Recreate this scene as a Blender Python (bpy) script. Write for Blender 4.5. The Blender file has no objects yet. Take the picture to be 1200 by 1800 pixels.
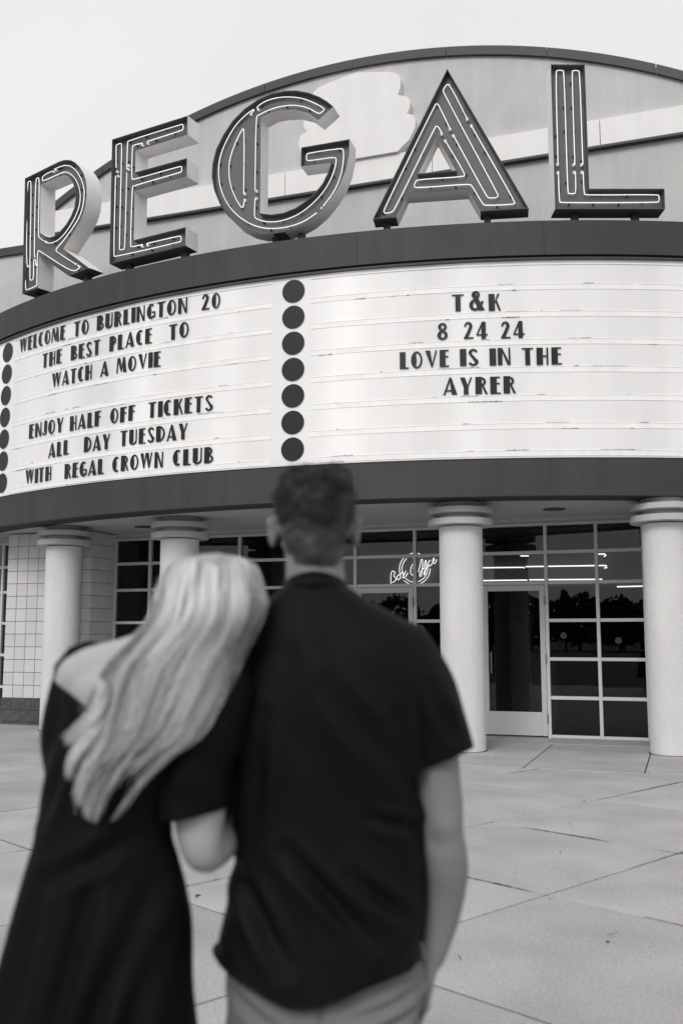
import bpy, bmesh, math, random
from mathutils import Vector, Matrix, noise
R = math.radians
random.seed(7)
scene = bpy.context.scene
COL = scene.collection

# ------------------------------------------------------------------ camera
cam_data = bpy.data.cameras.new('camera')
cam = bpy.data.objects.new('camera', cam_data)
COL.objects.link(cam)
cam.location = (0, 0, 1.45)
cam.rotation_euler = (R(90 + 7.3), 0, 0)
cam_data.sensor_fit = 'VERTICAL'
cam_data.sensor_height = 36
cam_data.sensor_width = 24
cam_data.lens = 34.3
cam_data.clip_end = 6000
cam_data.dof.use_dof = True
cam_data.dof.focus_distance = 13.6
cam_data.dof.aperture_fstop = 2.4
scene.camera = cam

# ------------------------------------------------------------------ sky (a black and white photograph: grey sky light)
SUN_EL, SUN_AZ = 36.0, 203.0          # sun behind the camera, a little to the left
world = bpy.data.worlds.new('World')
scene.world = world
world.use_nodes = True
wt = world.node_tree
wt.nodes.clear()
sky = wt.nodes.new('ShaderNodeTexSky')
sky.sky_type = 'NISHITA'
sky.sun_disc = False
sky.sun_elevation = R(SUN_EL)
sky.sun_rotation = R(SUN_AZ)
bw = wt.nodes.new('ShaderNodeRGBToBW')
veil = wt.nodes.new('ShaderNodeMath'); veil.operation = 'MULTIPLY_ADD'      # thin sky seen through an even cloud sheet
veil.inputs[1].default_value = 0.10
veil.inputs[2].default_value = 7.35
tone = wt.nodes.new('ShaderNodeMix'); tone.data_type = 'RGBA'; tone.blend_type = 'MULTIPLY'
tone.inputs[0].default_value = 1
tone.inputs[7].default_value = (1.0, 0.995, 0.991, 1)
bg = wt.nodes.new('ShaderNodeBackground'); bg.inputs['Strength'].default_value = 0.11
wo = wt.nodes.new('ShaderNodeOutputWorld')
wt.links.new(sky.outputs[0], bw.inputs[0])
wt.links.new(bw.outputs[0], veil.inputs[0])
cl_tc = wt.nodes.new('ShaderNodeTexCoord'); cl_n = wt.nodes.new('ShaderNodeTexNoise')      # faint unevenness of the cloud sheet
cl_n.inputs['Scale'].default_value = 2.2; cl_n.inputs['Detail'].default_value = 4; cl_n.inputs['Distortion'].default_value = .4
cl_a = wt.nodes.new('ShaderNodeMath'); cl_a.operation = 'MULTIPLY_ADD'; cl_a.inputs[1].default_value = .22; cl_a.inputs[2].default_value = .89
cl_m = wt.nodes.new('ShaderNodeMath'); cl_m.operation = 'MULTIPLY'
wt.links.new(cl_tc.outputs['Generated'], cl_n.inputs['Vector']); wt.links.new(cl_n.outputs['Fac'], cl_a.inputs[0])
wt.links.new(veil.outputs[0], cl_m.inputs[0]); wt.links.new(cl_a.outputs[0], cl_m.inputs[1])
wt.links.new(cl_m.outputs[0], tone.inputs[6])
wt.links.new(tone.outputs[2], bg.inputs['Color'])
wt.links.new(bg.outputs[0], wo.inputs['Surface'])

# ------------------------------------------------------------------ sun (overcast: weak and very soft)
sd = bpy.data.lights.new('sun', 'SUN')
sd.energy = 1.5
sd.angle = R(24)
sd.color = (1.0, 0.985, 0.97)
sun = bpy.data.objects.new('sun', sd)
COL.objects.link(sun)
az = R(SUN_AZ); el = R(SUN_EL)
sdir = Vector((math.sin(az) * math.cos(el), math.cos(az) * math.cos(el), math.sin(el)))
sun.rotation_euler = sdir.to_track_quat('Z', 'Y').to_euler()

vs = scene.view_settings
vs.view_transform = 'Standard'
vs.look = 'None'
vs.exposure = 0.0
vs.gamma = 1.0
vs.use_curve_mapping = False

# ------------------------------------------------------------------ materials
def grey(v):
    return (min(1, v * 1.012), v * 0.998, v * 0.99, 1)

def nd(nt, t, **k):
    n = nt.nodes.new(t)
    for a, b in k.items():
        setattr(n, a, b)
    return n

def mat(name, v, rough=0.7, var=0.08, scale=6.0, fine=0.0, fscale=180.0, bump=0.0, bscale=250.0, bdist=0.002,
        metal=0.0, spec=0.4, rand=0.0, streak=0.0, blotch=0.0, emit=0.0, coords='Object'):
    m = bpy.data.materials.new(name); m.use_nodes = True
    nt = m.node_tree; b = nt.nodes['Principled BSDF']
    b.inputs['Roughness'].default_value = rough
    b.inputs['Metallic'].default_value = metal
    b.inputs['Specular IOR Level'].default_value = spec
    tc = nd(nt, 'ShaderNodeTexCoord')
    src = tc.outputs[coords]
    cur = nd(nt, 'ShaderNodeValue'); cur.outputs[0].default_value = 1.0; cur = cur.outputs[0]
    def mul(cur, fac, amp):
        # cur * (1 + amp*(fac-0.5)*2)
        a = nd(nt, 'ShaderNodeMath', operation='MULTIPLY_ADD'); a.inputs[1].default_value = 2 * amp; a.inputs[2].default_value = 1 - amp
        nt.links.new(fac, a.inputs[0])
        c = nd(nt, 'ShaderNodeMath', operation='MULTIPLY')
        nt.links.new(cur, c.inputs[0]); nt.links.new(a.outputs[0], c.inputs[1])
        return c.outputs[0]
    if var:
        n = nd(nt, 'ShaderNodeTexNoise'); n.inputs['Scale'].default_value = scale; n.inputs['Detail'].default_value = 5; n.inputs['Roughness'].default_value = .6
        nt.links.new(src, n.inputs['Vector']); cur = mul(cur, n.outputs['Fac'], var)
    if fine:
        n = nd(nt, 'ShaderNodeTexNoise'); n.inputs['Scale'].default_value = fscale; n.inputs['Detail'].default_value = 2
        nt.links.new(src, n.inputs['Vector']); cur = mul(cur, n.outputs['Fac'], fine)
    if blotch:
        n = nd(nt, 'ShaderNodeTexNoise'); n.inputs['Scale'].default_value = 1.1; n.inputs['Detail'].default_value = 6; n.inputs['Distortion'].default_value = .6
        nt.links.new(src, n.inputs['Vector']); cur = mul(cur, n.outputs['Fac'], blotch)
    if streak:
        mp = nd(nt, 'ShaderNodeMapping'); mp.inputs['Scale'].default_value = (5.0, 5.0, 0.35)
        n = nd(nt, 'ShaderNodeTexNoise'); n.inputs['Scale'].default_value = 1.0; n.inputs['Detail'].default_value = 4
        nt.links.new(src, mp.inputs['Vector']); nt.links.new(mp.outputs[0], n.inputs['Vector']); cur = mul(cur, n.outputs['Fac'], streak)
    if rand:
        oi = nd(nt, 'ShaderNodeObjectInfo'); cur = mul(cur, oi.outputs['Random'], rand)
    mx = nd(nt, 'ShaderNodeMix', data_type='RGBA', blend_type='MULTIPLY'); mx.inputs[0].default_value = 1
    mx.inputs[6].default_value = grey(v)
    nt.links.new(cur, mx.inputs[7])
    nt.links.new(mx.outputs[2], b.inputs['Base Color'])
    if emit:
        b.inputs['Emission Color'].default_value = (1, .985, .97, 1); b.inputs['Emission Strength'].default_value = emit
    if bump:
        n = nd(nt, 'ShaderNodeTexNoise'); n.inputs['Scale'].default_value = bscale; n.inputs['Detail'].default_value = 4
        bp = nd(nt, 'ShaderNodeBump'); bp.inputs['Strength'].default_value = bump; bp.inputs['Distance'].default_value = bdist
        nt.links.new(src, n.inputs['Vector']); nt.links.new(n.outputs['Fac'], bp.inputs['Height']); nt.links.new(bp.outputs[0], b.inputs['Normal'])
    return m

M = {}
M['concrete'] = mat('paving_concrete', .39, .88, .12, 2.3, .38, 60, .8, 120, .004, rand=.09, blotch=.34)
M['joint'] = mat('joint_dirt', .035, .95, .3, 20)
M['asphalt'] = mat('asphalt', .045, .9, .2, 3, .2, 60, .4, 90, .004)
M['stucco'] = mat('wall_stucco', .56, .9, .08, 1.3, .12, 50, .6, 100, .004, blotch=.13, streak=.13)
M['stucco_light'] = mat('light_band_stucco', .85, .88, .05, 2, .06, 60, .35, 120, .004, streak=.06)
M['cap'] = mat('parapet_cap_metal', .052, .55, .12, 3, .1, 90)
M['fascia'] = mat('fascia_paint', .043, .60, .14, 1.2, .14, 70, .2, 60, .002, streak=.34, blotch=.16)
M['fascia_dark'] = mat('fascia_shadow_line', .025, .7, .1, 6)  # dark colour paints the thin shadow lines bordering the sign
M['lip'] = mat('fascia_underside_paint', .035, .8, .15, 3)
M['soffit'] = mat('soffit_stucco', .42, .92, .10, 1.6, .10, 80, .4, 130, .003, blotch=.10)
M['column'] = mat('column_stucco', .67, .88, .07, 3, .16, 60, 1.0, 90, .005, streak=.10, blotch=.10)
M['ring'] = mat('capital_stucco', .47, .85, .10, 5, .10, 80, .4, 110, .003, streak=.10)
M['block'] = mat('glazed_block', .60, .60, .05, 5, .08, 90, .25, 60, .003, rand=.05)
M['mortar'] = mat('mortar', .25, .95, .1, 20)
M['split_block'] = mat('split_face_block', .085, .95, .35, 14, .3, 60, 1.0, 30, .02, rand=.12)
M['frame'] = mat('window_frame_paint', .60, .45, .05, 6, .04, 120, rand=.03)
M['door_paint'] = mat('door_paint', .54, .45, .06, 5, .04, 120)
M['steel'] = mat('hinge_steel', .22, .4, .1, 30, metal=.6)
M['curb'] = mat('curb_concrete', .36, .9, .12, 4, .15, 90, .5, 150, .003)
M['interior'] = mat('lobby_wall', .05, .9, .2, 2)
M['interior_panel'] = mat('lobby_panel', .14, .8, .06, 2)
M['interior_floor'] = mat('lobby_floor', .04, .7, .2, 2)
M['letter_ext'] = mat('letter_return_aluminium', .80, .5, .07, 4, .05, 60, metal=.0, streak=.10)
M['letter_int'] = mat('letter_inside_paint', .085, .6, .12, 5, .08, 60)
M['letter_back'] = mat('letter_panel_paint', .115, .55, .16, 6, .08, 60, streak=.12)
M['glass_tube'] = mat('electrode_glass', .55, .25, .1, 40, emit=.35)
M['porcelain'] = mat('electrode_housing', .60, .4, .1, 40)
M['black_dot'] = mat('standoff_black', .012, .6, .1, 30)
M['sign_letter'] = mat('black_acrylic', .010, .42, .3, 9, spec=.35)
M['rail'] = mat('letter_rail', .84, .5, .1, 8, .06, 90, streak=.1, emit=.06)  # faint glow added so the rails look as lit as the panel
M['rail_dirt'] = mat('rail_dirt', .20, .9, .5, 30)
M['post'] = mat('mount_post', .03, .7, .1, 9)
M['leaf'] = mat('leaf_clumps', .055, .8, .3, 3)
M['bark'] = mat('bark', .06, .9, .3, 8)
M['skin'] = mat('skin', .40, .55, .05, 9, .04, 120, .15, 200, .001, spec=.3)
M['skin_man'] = mat('skin_tanned', .21, .55, .06, 9, .04, 120, .15, 200, .001, spec=.3)
M['shirt'] = mat('black_shirt_cloth', .0058, .62, .2, 4, .2, 300, .3, 500, .001, spec=.10)
M['dress'] = mat('black_dress_cloth', .0050, .62, .2, 4, .2, 300, .3, 500, .001, spec=.08)
M['trousers'] = mat('grey_trouser_cloth', .18, .92, .08, 6, .12, 300, .3, 500, .001, spec=.15)
M['shoe'] = mat('shoe_leather', .05, .5, .1, 9)
M['shoe_white'] = mat('white_sneaker', .6, .6, .05, 9)

def hairmat(name, lo, hi, rough=.42):
    m = bpy.data.materials.new(name); m.use_nodes = True
    nt = m.node_tree; b = nt.nodes['Principled BSDF']
    b.inputs['Roughness'].default_value = rough; b.inputs['Specular IOR Level'].default_value = .35
    g = nd(nt, 'ShaderNodeNewGeometry'); at = nd(nt, 'ShaderNodeAttribute', attribute_name='tone')
    r = nd(nt, 'ShaderNodeValToRGB'); r.color_ramp.elements[0].color = grey(lo); r.color_ramp.elements[1].color = grey(hi)
    a = nd(nt, 'ShaderNodeMath', operation='MULTIPLY_ADD'); a.inputs[1].default_value = .35
    nt.links.new(g.outputs['Random Per Island'], a.inputs[0]); nt.links.new(at.outputs['Fac'], a.inputs[2])
    nt.links.new(a.outputs[0], r.inputs['Fac']); nt.links.new(r.outputs['Color'], b.inputs['Base Color'])
    return m
M['hair_blonde'] = hairmat('blonde_hair', .06, .95, .36)
M['hair_dark'] = hairmat('short_brown_hair', .006, .17, .65)

def neonmat(name, s):
    m = bpy.data.materials.new(name); m.use_nodes = True
    nt = m.node_tree; nt.nodes.clear()
    e = nd(nt, 'ShaderNodeEmission'); e.inputs[0].default_value = (1, .985, .97, 1); e.inputs[1].default_value = s
    tc = nd(nt, 'ShaderNodeTexCoord'); n = nd(nt, 'ShaderNodeTexNoise'); n.inputs['Scale'].default_value = 3
    a = nd(nt, 'ShaderNodeMath', operation='MULTIPLY_ADD'); a.inputs[1].default_value = s * .3; a.inputs[2].default_value = s * .85
    nt.links.new(tc.outputs['Object'], n.inputs['Vector']); nt.links.new(n.outputs['Fac'], a.inputs[0]); nt.links.new(a.outputs[0], e.inputs[1])
    o = nd(nt, 'ShaderNodeOutputMaterial'); nt.links.new(e.outputs[0], o.inputs[0])
    return m
M['neon'] = neonmat('lit_neon_tube', 1.15)
M['neon_in'] = neonmat('lit_lobby_neon', 3.2)

def glassmat():
    m = bpy.data.materials.new('dark_window_glass'); m.use_nodes = True
    nt = m.node_tree; nt.nodes.clear()
    t = nd(nt, 'ShaderNodeBsdfTransparent'); t.inputs[0].default_value = (.62, .62, .62, 1)
    g = nd(nt, 'ShaderNodeBsdfGlossy'); g.inputs['Roughness'].default_value = 0.0; g.inputs[0].default_value = (.9, .9, .9, 1)
    f = nd(nt, 'ShaderNodeFresnel'); f.inputs[0].default_value = 1.45
    x = nd(nt, 'ShaderNodeMixShader'); o = nd(nt, 'ShaderNodeOutputMaterial')
    nt.links.new(f.outputs[0], x.inputs[0]); nt.links.new(t.outputs[0], x.inputs[1]); nt.links.new(g.outputs[0], x.inputs[2]); nt.links.new(x.outputs[0], o.inputs[0])
    return m
M['glass'] = glassmat()

def panelmat():
    # white acrylic of the sign, lit from behind by rows of lamps: softly brighter and dimmer upright bands
    m = mat('backlit_white_acrylic', .76, .45, .04, 2.5, .03, 90, streak=.05)
    nt = m.node_tree; b = nt.nodes['Principled BSDF']
    tc = nd(nt, 'ShaderNodeTexCoord'); sp = nd(nt, 'ShaderNodeSeparateXYZ'); nt.links.new(tc.outputs['UV'], sp.inputs[0])
    cx = nd(nt, 'ShaderNodeCombineXYZ'); nt.links.new(sp.outputs[0], cx.inputs[0])
    n = nd(nt, 'ShaderNodeTexNoise'); n.inputs['Scale'].default_value = .75; n.inputs['Detail'].default_value = 1.5
    nt.links.new(cx.outputs[0], n.inputs['Vector'])
    a = nd(nt, 'ShaderNodeMapRange'); a.inputs[1].default_value = .32; a.inputs[2].default_value = .68; a.inputs[3].default_value = -.02; a.inputs[4].default_value = .20
    nt.links.new(n.outputs['Fac'], a.inputs[0])
    b.inputs['Emission Color'].default_value = (1, .988, .975, 1)
    nt.links.new(a.outputs[0], b.inputs['Emission Strength'])
    return m
M['panel'] = panelmat()

# ------------------------------------------------------------------ mesh helpers
def tag(o, label=None, cat=None, group=None, kind=None):
    if label: o['label'] = label
    if cat: o['category'] = cat
    if group: o['group'] = group
    if kind: o['kind'] = kind
    return o

def empty(name, loc=(0, 0, 0), rz=0):
    o = bpy.data.objects.new(name, None); o.empty_display_size = .2
    o.location = loc; o.rotation_euler = (0, 0, rz); COL.objects.link(o); return o

def link(name, me, mats, parent=None, loc=None, rot=None, scale=None):
    if mats is not None and len(me.materials) == 0:
        for m in (mats if isinstance(mats, (list, tuple)) else [mats]): me.materials.append(m)
    o = bpy.data.objects.new(name, me); COL.objects.link(o)
    if parent: o.parent = parent
    if loc is not None: o.location = loc
    if rot is not None: o.rotation_euler = rot
    if scale is not None: o.scale = scale
    return o

def tomesh(bm, name, smooth=False, angle=None):
    bmesh.ops.recalc_face_normals(bm, faces=bm.faces)
    me = bpy.data.meshes.new(name); bm.to_mesh(me); bm.free()
    if smooth:
        for p in me.polygons: p.use_smooth = True
        if angle is not None: me.set_sharp_from_angle(angle=angle)
    return me

def mk(name, bm, m, parent=None, smooth=False, angle=None, **k):
    return link(name, tomesh(bm, name, smooth, angle), m, parent, **k)

def box(bm, x0, x1, y0, y1, z0, z1, mi=0):
    v = [bm.verts.new(c) for c in ((x0,y0,z0),(x1,y0,z0),(x1,y1,z0),(x0,y1,z0),(x0,y0,z1),(x1,y0,z1),(x1,y1,z1),(x0,y1,z1))]
    for f in ((0,3,2,1),(4,5,6,7),(0,1,5,4),(1,2,6,5),(2,3,7,6),(3,0,4,7)):
        bm.faces.new([v[i] for i in f]).material_index = mi
    return v

def bevelbox(x0, x1, y0, y1, z0, z1, b=.004, seg=1):
    bm = bmesh.new(); box(bm, x0, x1, y0, y1, z0, z1)
    bmesh.ops.bevel(bm, geom=bm.edges[:], offset=b, segments=seg, affect='EDGES')
    return bm

def prism(bm, pts, y0, y1, mi=0, holes=()):
    """outline in (x,z), extruded from y0 to y1"""
    from mathutils.geometry import tessellate_polygon
    loops = [list(pts)] + [list(h) for h in holes]
    flat = [p for l in loops for p in l]
    tris = tessellate_polygon([[Vector((p[0], p[1], 0)) for p in l] for l in loops])
    a = [bm.verts.new((p[0], y0, p[1])) for p in flat]; b = [bm.verts.new((p[0], y1, p[1])) for p in flat]
    for t in tris:
        bm.faces.new([a[i] for i in t]).material_index = mi
        bm.faces.new([b[i] for i in reversed(t)]).material_index = mi
    k = 0
    for l in loops:
        n = len(l)
        for i in range(n):
            j = (i + 1) % n
            bm.faces.new((a[k+i], a[k+j], b[k+j], b[k+i])).material_index = mi
        k += n

def lathe(bm, prof, n=48, c=(0, 0)):
    rings = []
    for r, z in prof:
        rings.append([bm.verts.new((c[0] + r * math.cos(2*math.pi*i/n), c[1] + r * math.sin(2*math.pi*i/n), z)) for i in range(n)])
    for a, b in zip(rings, rings[1:]):
        for i in range(n): bm.faces.new((a[i], a[(i+1)%n], b[(i+1)%n], b[i]))
    bm.faces.new(rings[0][::-1]); bm.faces.new(rings[-1])

def tube(bm, pts, r, n=6, mi=0, cap=True, taper=None):
    pts = [Vector(p) for p in pts]; rings = []; up = None
    for i, p in enumerate(pts):
        t = (pts[min(i+1, len(pts)-1)] - pts[max(i-1, 0)]).normalized()
        if up is None:
            up = t.orthogonal().normalized()
        up = (up - t * up.dot(t)); up = up.normalized() if up.length > 1e-6 else t.orthogonal().normalized()
        s = t.cross(up); rr = r if taper is None else taper[i]
        rings.append([bm.verts.new(p + (up * math.cos(2*math.pi*k/n) + s * math.sin(2*math.pi*k/n)) * rr) for k in range(n)])
    for a, b in zip(rings, rings[1:]):
        for k in range(n): bm.faces.new((a[k], a[(k+1)%n], b[(k+1)%n], b[k])).material_index = mi
    if cap:
        bm.faces.new(rings[0][::-1]).material_index = mi; bm.faces.new(rings[-1]).material_index = mi

def chaikin(p, closed=False):
    out = [p[0]]
    for a, b in zip(p, p[1:]):
        out += [tuple(a[i]*.75 + b[i]*.25 for i in range(len(a))), tuple(a[i]*.25 + b[i]*.75 for i in range(len(a)))]
    return out + [p[-1]]

# ------------------------------------------------------------------ site frame: u along the wall (right), w towards the viewer
YAW = R(19.3)
P0 = Vector((3.13, 14.30, 0))
MC = Vector((3.2585, 24.77, 0)); MR = 12.7466           # centre and radius of the round marquee
def at(u, w, z=0):
    return P0 + Vector((math.cos(YAW), -math.sin(YAW), 0)) * u + Vector((-math.sin(YAW), -math.cos(YAW), 0)) * w + Vector((0, 0, z))
# wall-frame objects are built with x = u, y = -w and parented to the building empty
AXU = -3.05                                              # symmetry axis of the facade

# ================================================================== GROUND
bm = bmesh.new()
g = [(-3000, -3000), (3000, -3000), (3000, 3000), (-3000, 3000)]
bm.faces.new([bm.verts.new((x, y, -.05)) for x, y in g])
tag(mk('ground', bm, M['asphalt']), kind='structure')
bm = bmesh.new()
bm.faces.new([bm.verts.new((x, y, -.003)) for x, y in ((-13, -.8), (13, -.8), (13, 14), (-13, 21))])
tag(mk('joint_bed', bm, M['joint']), kind='structure')
pave = empty('pavement'); tag(pave, kind='structure')
A1 = R(43.8); n1 = Vector((-math.sin(A1), math.cos(A1), 0)); n2 = Vector((math.cos(A1), math.sin(A1), 0))
def slab_mesh(w, h, g_, nm):
    bm = bevelbox(-w/2 + g_, w/2 - g_, -h/2 + g_, h/2 - g_, -.045, 0, .0025)
    return tomesh(bm, nm)
S1, S2 = 1.565, 1.545
smesh = slab_mesh(S2, S1, .0062, 'slab')
for i in range(-7, 11):
    for j in range(-7, 12):
        c = n1 * (3.354 + S1 * (i + .5)) + n2 * (3.27 + S2 * (j + .5))
        if not (-13 < c.x < 13 and -.6 < c.y < 19): continue
        if (c.xy - P0.xy).dot(Vector((-math.sin(YAW), -math.cos(YAW)))) < 2.2: continue
        link('slab', smesh, M['concrete'], pave, loc=(c.x, c.y, random.uniform(-.002, .002)), rot=(0, 0, A1 - R(90) + R(90)))
def pol(a, r, z=0):                                       # a: degrees from the -Y direction, to the right
    return Vector((MC.x + r * math.sin(R(a)), MC.y - r * math.cos(R(a)), z))
# apron along the building: long slabs with joints square to the wall
bw_ = 1.29
for k in range(-14, 9):
    bm = bevelbox(.007, bw_ - .007, -3.36, -.005, -.03, .009, .004)
    mk('apron_slab', bm, M['concrete'], pave, loc=at(bw_ * k, 0), rot=(0, 0, -YAW))
bm = bmesh.new()
for k in range(-14, 9):
    q_ = [at(bw_*k + s, w, .003) for s, w in ((-.011, 3.34), (.011, 3.34), (.011, .01), (-.011, .01))]
    bm.faces.new([bm.verts.new(p) for p in q_])
mk('joint_sealant', bm, M['joint'], pave)['kind'] = 'stuff'
# twigs and bits of leaf scattered on the concrete
bm = bmesh.new(); rng = random.Random(3)
for k in range(150):
    x = rng.uniform(-6, 6); y = rng.uniform(3.5, 13); a = rng.uniform(0, 6.28); l = rng.uniform(.008, .03); w_ = rng.uniform(.003, .007)
    d = Vector((math.cos(a), math.sin(a), 0)) * l; e = Vector((-math.sin(a), math.cos(a), 0)) * w_; c = Vector((x, y, .016))
    vs_ = [bm.verts.new(c + s * d + t * e + Vector((0, 0, .004 * s))) for s, t in ((-1, -1), (1, -.3), (1, .3), (-1, 1))]
    bm.faces.new(vs_)
for k in range(35):                                       # dark spots trodden into the concrete
    c = Vector((rng.uniform(-6, 6), rng.uniform(3.5, 10), .0045)); r_ = rng.uniform(.008, .022)
    bm.faces.new([bm.verts.new(c + Vector((math.cos(i * 1.0472) * r_ * rng.uniform(.7, 1.2), math.sin(i * 1.0472) * r_, 0))) for i in range(6)])
tag(mk('leaf_litter', bm, M['joint']), 'dark twigs and leaf scraps scattered over the concrete', 'litter', kind='stuff')

# soil and weeds caught in stretches of the joints
bm = bmesh.new(); rng = random.Random(31)
for fam, (na, nb, o_, s_) in enumerate(((n1, n2, 3.354, S1), (n2, n1, 3.27, S2))):
    for k in range(-3, 6):
        for q_ in range(6):
            t0 = rng.uniform(-3, 13); l = rng.uniform(.15, 1.3); wd = rng.uniform(.004, .012); n = int(l / .03) + 3; top = []; bot = []
            p0 = na * (o_ + s_ * k) + nb * t0
            if (p0.xy - P0.xy).dot(Vector((-math.sin(YAW), -math.cos(YAW)))) < 3.9: continue
            for m_ in range(n):
                u = m_ / (n - 1); h = wd * math.sin(u * math.pi) ** .5 * (.35 + abs(noise.noise(Vector((u * l * 22, q_, k)))) * 1.8); c = p0 + nb * l * u
                top.append(bm.verts.new(c + na * h + Vector((0, 0, .0045)))); bot.append(bm.verts.new(c - na * h * .8 + Vector((0, 0, .0045))))
            for m_ in range(n - 1): bm.faces.new((bot[m_], bot[m_+1], top[m_+1], top[m_]))
tag(mk('joint_weeds', bm, M['joint']), 'dark soil and moss in stretches of the paving joints', 'moss', kind='stuff')

# ================================================================== BUILDING
BL = empty('theater_building', P0, -YAW)
tag(BL, 'pale stucco theater front with curved parapet, block piers and dark storefront glass', 'building')
def zarc(u):
    d = abs(u + 3.1)
    return max(8.68, 11.04 - 11.3 + math.sqrt(max(11.3**2 - d*d, 0))) if d < 6.4 else 8.68
ZH = 3.13                                                # head of the storefront
us = [-26, -9.5001] + [-9.5 + 12.8 * i / 64 for i in range(65)] + [3.3001, 22]
zs = [8.68, 8.68] + [zarc(u) for u in us[2:-2]] + [8.68, 8.68]
bm = bmesh.new()
prism(bm, [(-26, ZH), (22, ZH)] + list(zip(us[::-1], [z for z in zs[::-1]])), 0, .35)
mk('facade_wall', bm, M['stucco'], BL)
for a, b in ((-26, -13.03), (7.03, 22)):
    bm = bmesh.new(); box(bm, a, b, .002, .348, -.02, ZH - .001); mk('lower_wall', bm, M['stucco'], BL)
# parapet cap in lengths
def cap_piece(ua):
    bm = bmesh.new()
    pr = []
    for u in ua:
        z = 8.68 if (u < -9.5 or u > 3.3) else zarc(u)
        pr.append([bm.verts.new((u, y, z + dz)) for y, dz in ((-.06, -.13), (-.06, .02), (.42, .02), (.42, -.13), (.36, -.13), (.36, .0), (-.003, .0), (-.003, -.13))])
    for a, b in zip(pr, pr[1:]):
        for i in range(8): bm.faces.new((a[i], a[(i+1) % 8], b[(i+1) % 8], b[i]))
    bm.faces.new(pr[0][::-1]); bm.faces.new(pr[-1])
    mk('parapet_cap', bm, M['cap'], BL)
edges = [-9.5 + 12.8 * i / 8 for i in range(9)]
for a, b in zip(edges, edges[1:]):
    cap_piece([a + .004 + (b - a - .008) * k / 8 for k in range(9)])
for a, b in ((-26, -22), (-22, -18), (-18, -14), (-14, -9.51), (3.31, 8), (8, 12), (12, 17), (17, 22)): cap_piece([a + .004, b - .004])
# light band with a small ledge under it, in lengths
for a, b in ((-9.48, -7.3), (-7.3, -4.3), (-1.75, .857), (.857, 3.28)):
    bm = bmesh.new(); box(bm, a + .006, b - .006, -.075, -.002, 8.83, 9.255); mk('light_band', bm, M['stucco_light'], BL)
    bm = bmesh.new(); box(bm, a + .003, b - .003, -.10, -.002, 8.79, 8.828); mk('band_ledge', bm, M['cap'], BL)
bm = bmesh.new(); box(bm, -4.294, -1.756, -.075, -.002, 8.83, 9.255); mk('light_band', bm, M['stucco_light'], BL)
bm = bmesh.new(); box(bm, -4.297, -1.753, -.10, -.002, 8.79, 8.828); mk('band_ledge', bm, M['cap'], BL)
# scalloped crown panel standing above the band
half = [(0, 10.765), (.24, 10.727), (.53, 10.671), (.67, 10.628), (.747, 10.568), (.775, 10.483), (.764, 10.346), (.715, 10.226), (.80, 10.205), (.86, 10.175), (.90, 10.142), (.931, 10.056), (.915, 9.961), (.866, 9.875),
        (.935, 9.859), (.975, 9.83), (1.0, 9.788), (1.017, 9.706), (.997, 9.592), (.91, 9.432), (.707, 9.258)]
cr = [(AXU + .03 + x, z) for x, z in half] + [(AXU + .03 - x, z) for x, z in half[:0:-1]]
bm = bmesh.new(); prism(bm, cr, -.13, -.002)
mk('crown_panel', bm, M['stucco_light'], BL)
# --- storefront
def framebar(a, b, c, d, y0=-.03, y1=.07, m='frame', name='mullion', par=None):
    return mk(name, bevelbox(a, b, y0, y1, c, d, .003), M[m], par or GL)
GL = empty('storefront'); GL.parent = BL
ROWS = [.03, .58, 1.133, 1.69, 2.24, 2.69, 3.11]
T = .024
def pane(a, b, c, d, par=None):
    bm = bmesh.new(); box(bm, a, b, .018, .026, c, d)
    return mk('pane', bm, M['glass'], par or GL)
def bay(edges, doors):
    e0, e1 = edges[0], edges[-1]
    for u in edges: framebar(u - T, u + T, ROWS[0] - .03, ROWS[-1] + .02)
    for a, b in zip(edges, edges[1:]):
        isd = (a, b) in doors
        rows = ROWS if not isd else ROWS[4:]
        for z in rows:
            framebar(a + T + .001, b - T - .001, z - T, z + T if z != 3.11 else 3.129, -.026, .066)
        for z0, z1 in zip(rows, rows[1:]): pane(a + T - .006, b - T + .006, z0 + T - .006, z1 - T + .006)
        if isd: door(a + T + .004, b - T - .004, doors[(a, b)])
def door(a, b, hinge):
    D = empty('door'); D.parent = BL
    st = .075
    z0, z1 = .035, 2.21
    for x0, x1 in ((a, a + st), (b - st, b)): mk('stile', bevelbox(x0, x1, -.034, .02, z0, z1, .003), M['door_paint'], D)
    mk('top_rail', bevelbox(a + st + .001, b - st - .001, -.032, .018, z1 - .085, z1, .003), M['door_paint'], D)
    mk('kick_rail', bevelbox(a + st + .001, b - st - .001, -.032, .018, z0, .37, .003), M['door_paint'], D)
    bm = bmesh.new(); box(bm, a + st - .006, b - st + .006, -.010, -.002, .364, z1 - .079); mk('pane', bm, M['glass'], D)
    hx = b - .004 if hinge == 'r' else a - .012
    for z in (1.98, 1.13, .28):
        bm = bmesh.new(); tube(bm, [(hx + .008, -.040, z - .07), (hx + .008, -.040, z + .07)], .011, 8); mk('hinge', bm, M['steel'], D)
    px = a + st + .05 if hinge == 'r' else b - st - .05
    bm = bmesh.new(); tube(bm, [(px, -.034, .92), (px, -.085, .93), (px, -.085, 1.22), (px, -.034, 1.23)], .011, 8); mk('pull_handle', bm, M['steel'], D)
    bm = bmesh.new(); box(bm, a + .01, b - .01, -.05, .10, .001, .022); mk('threshold', bm, M['steel'], D)
main = [-7.42, -6.745, -6.075, -5.08, -4.07, -3.085, -2.12, -1.105, -.135, .59, 1.24]
bay(main, {(-6.075, -5.08): 'l', (-4.07, -3.085): 'l', (-3.085, -2.12): 'r', (-1.105, -.135): 'r'})
bay([-13.0, -12.1, -11.2, -10.4, -9.74, -9.12], {})
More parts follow.
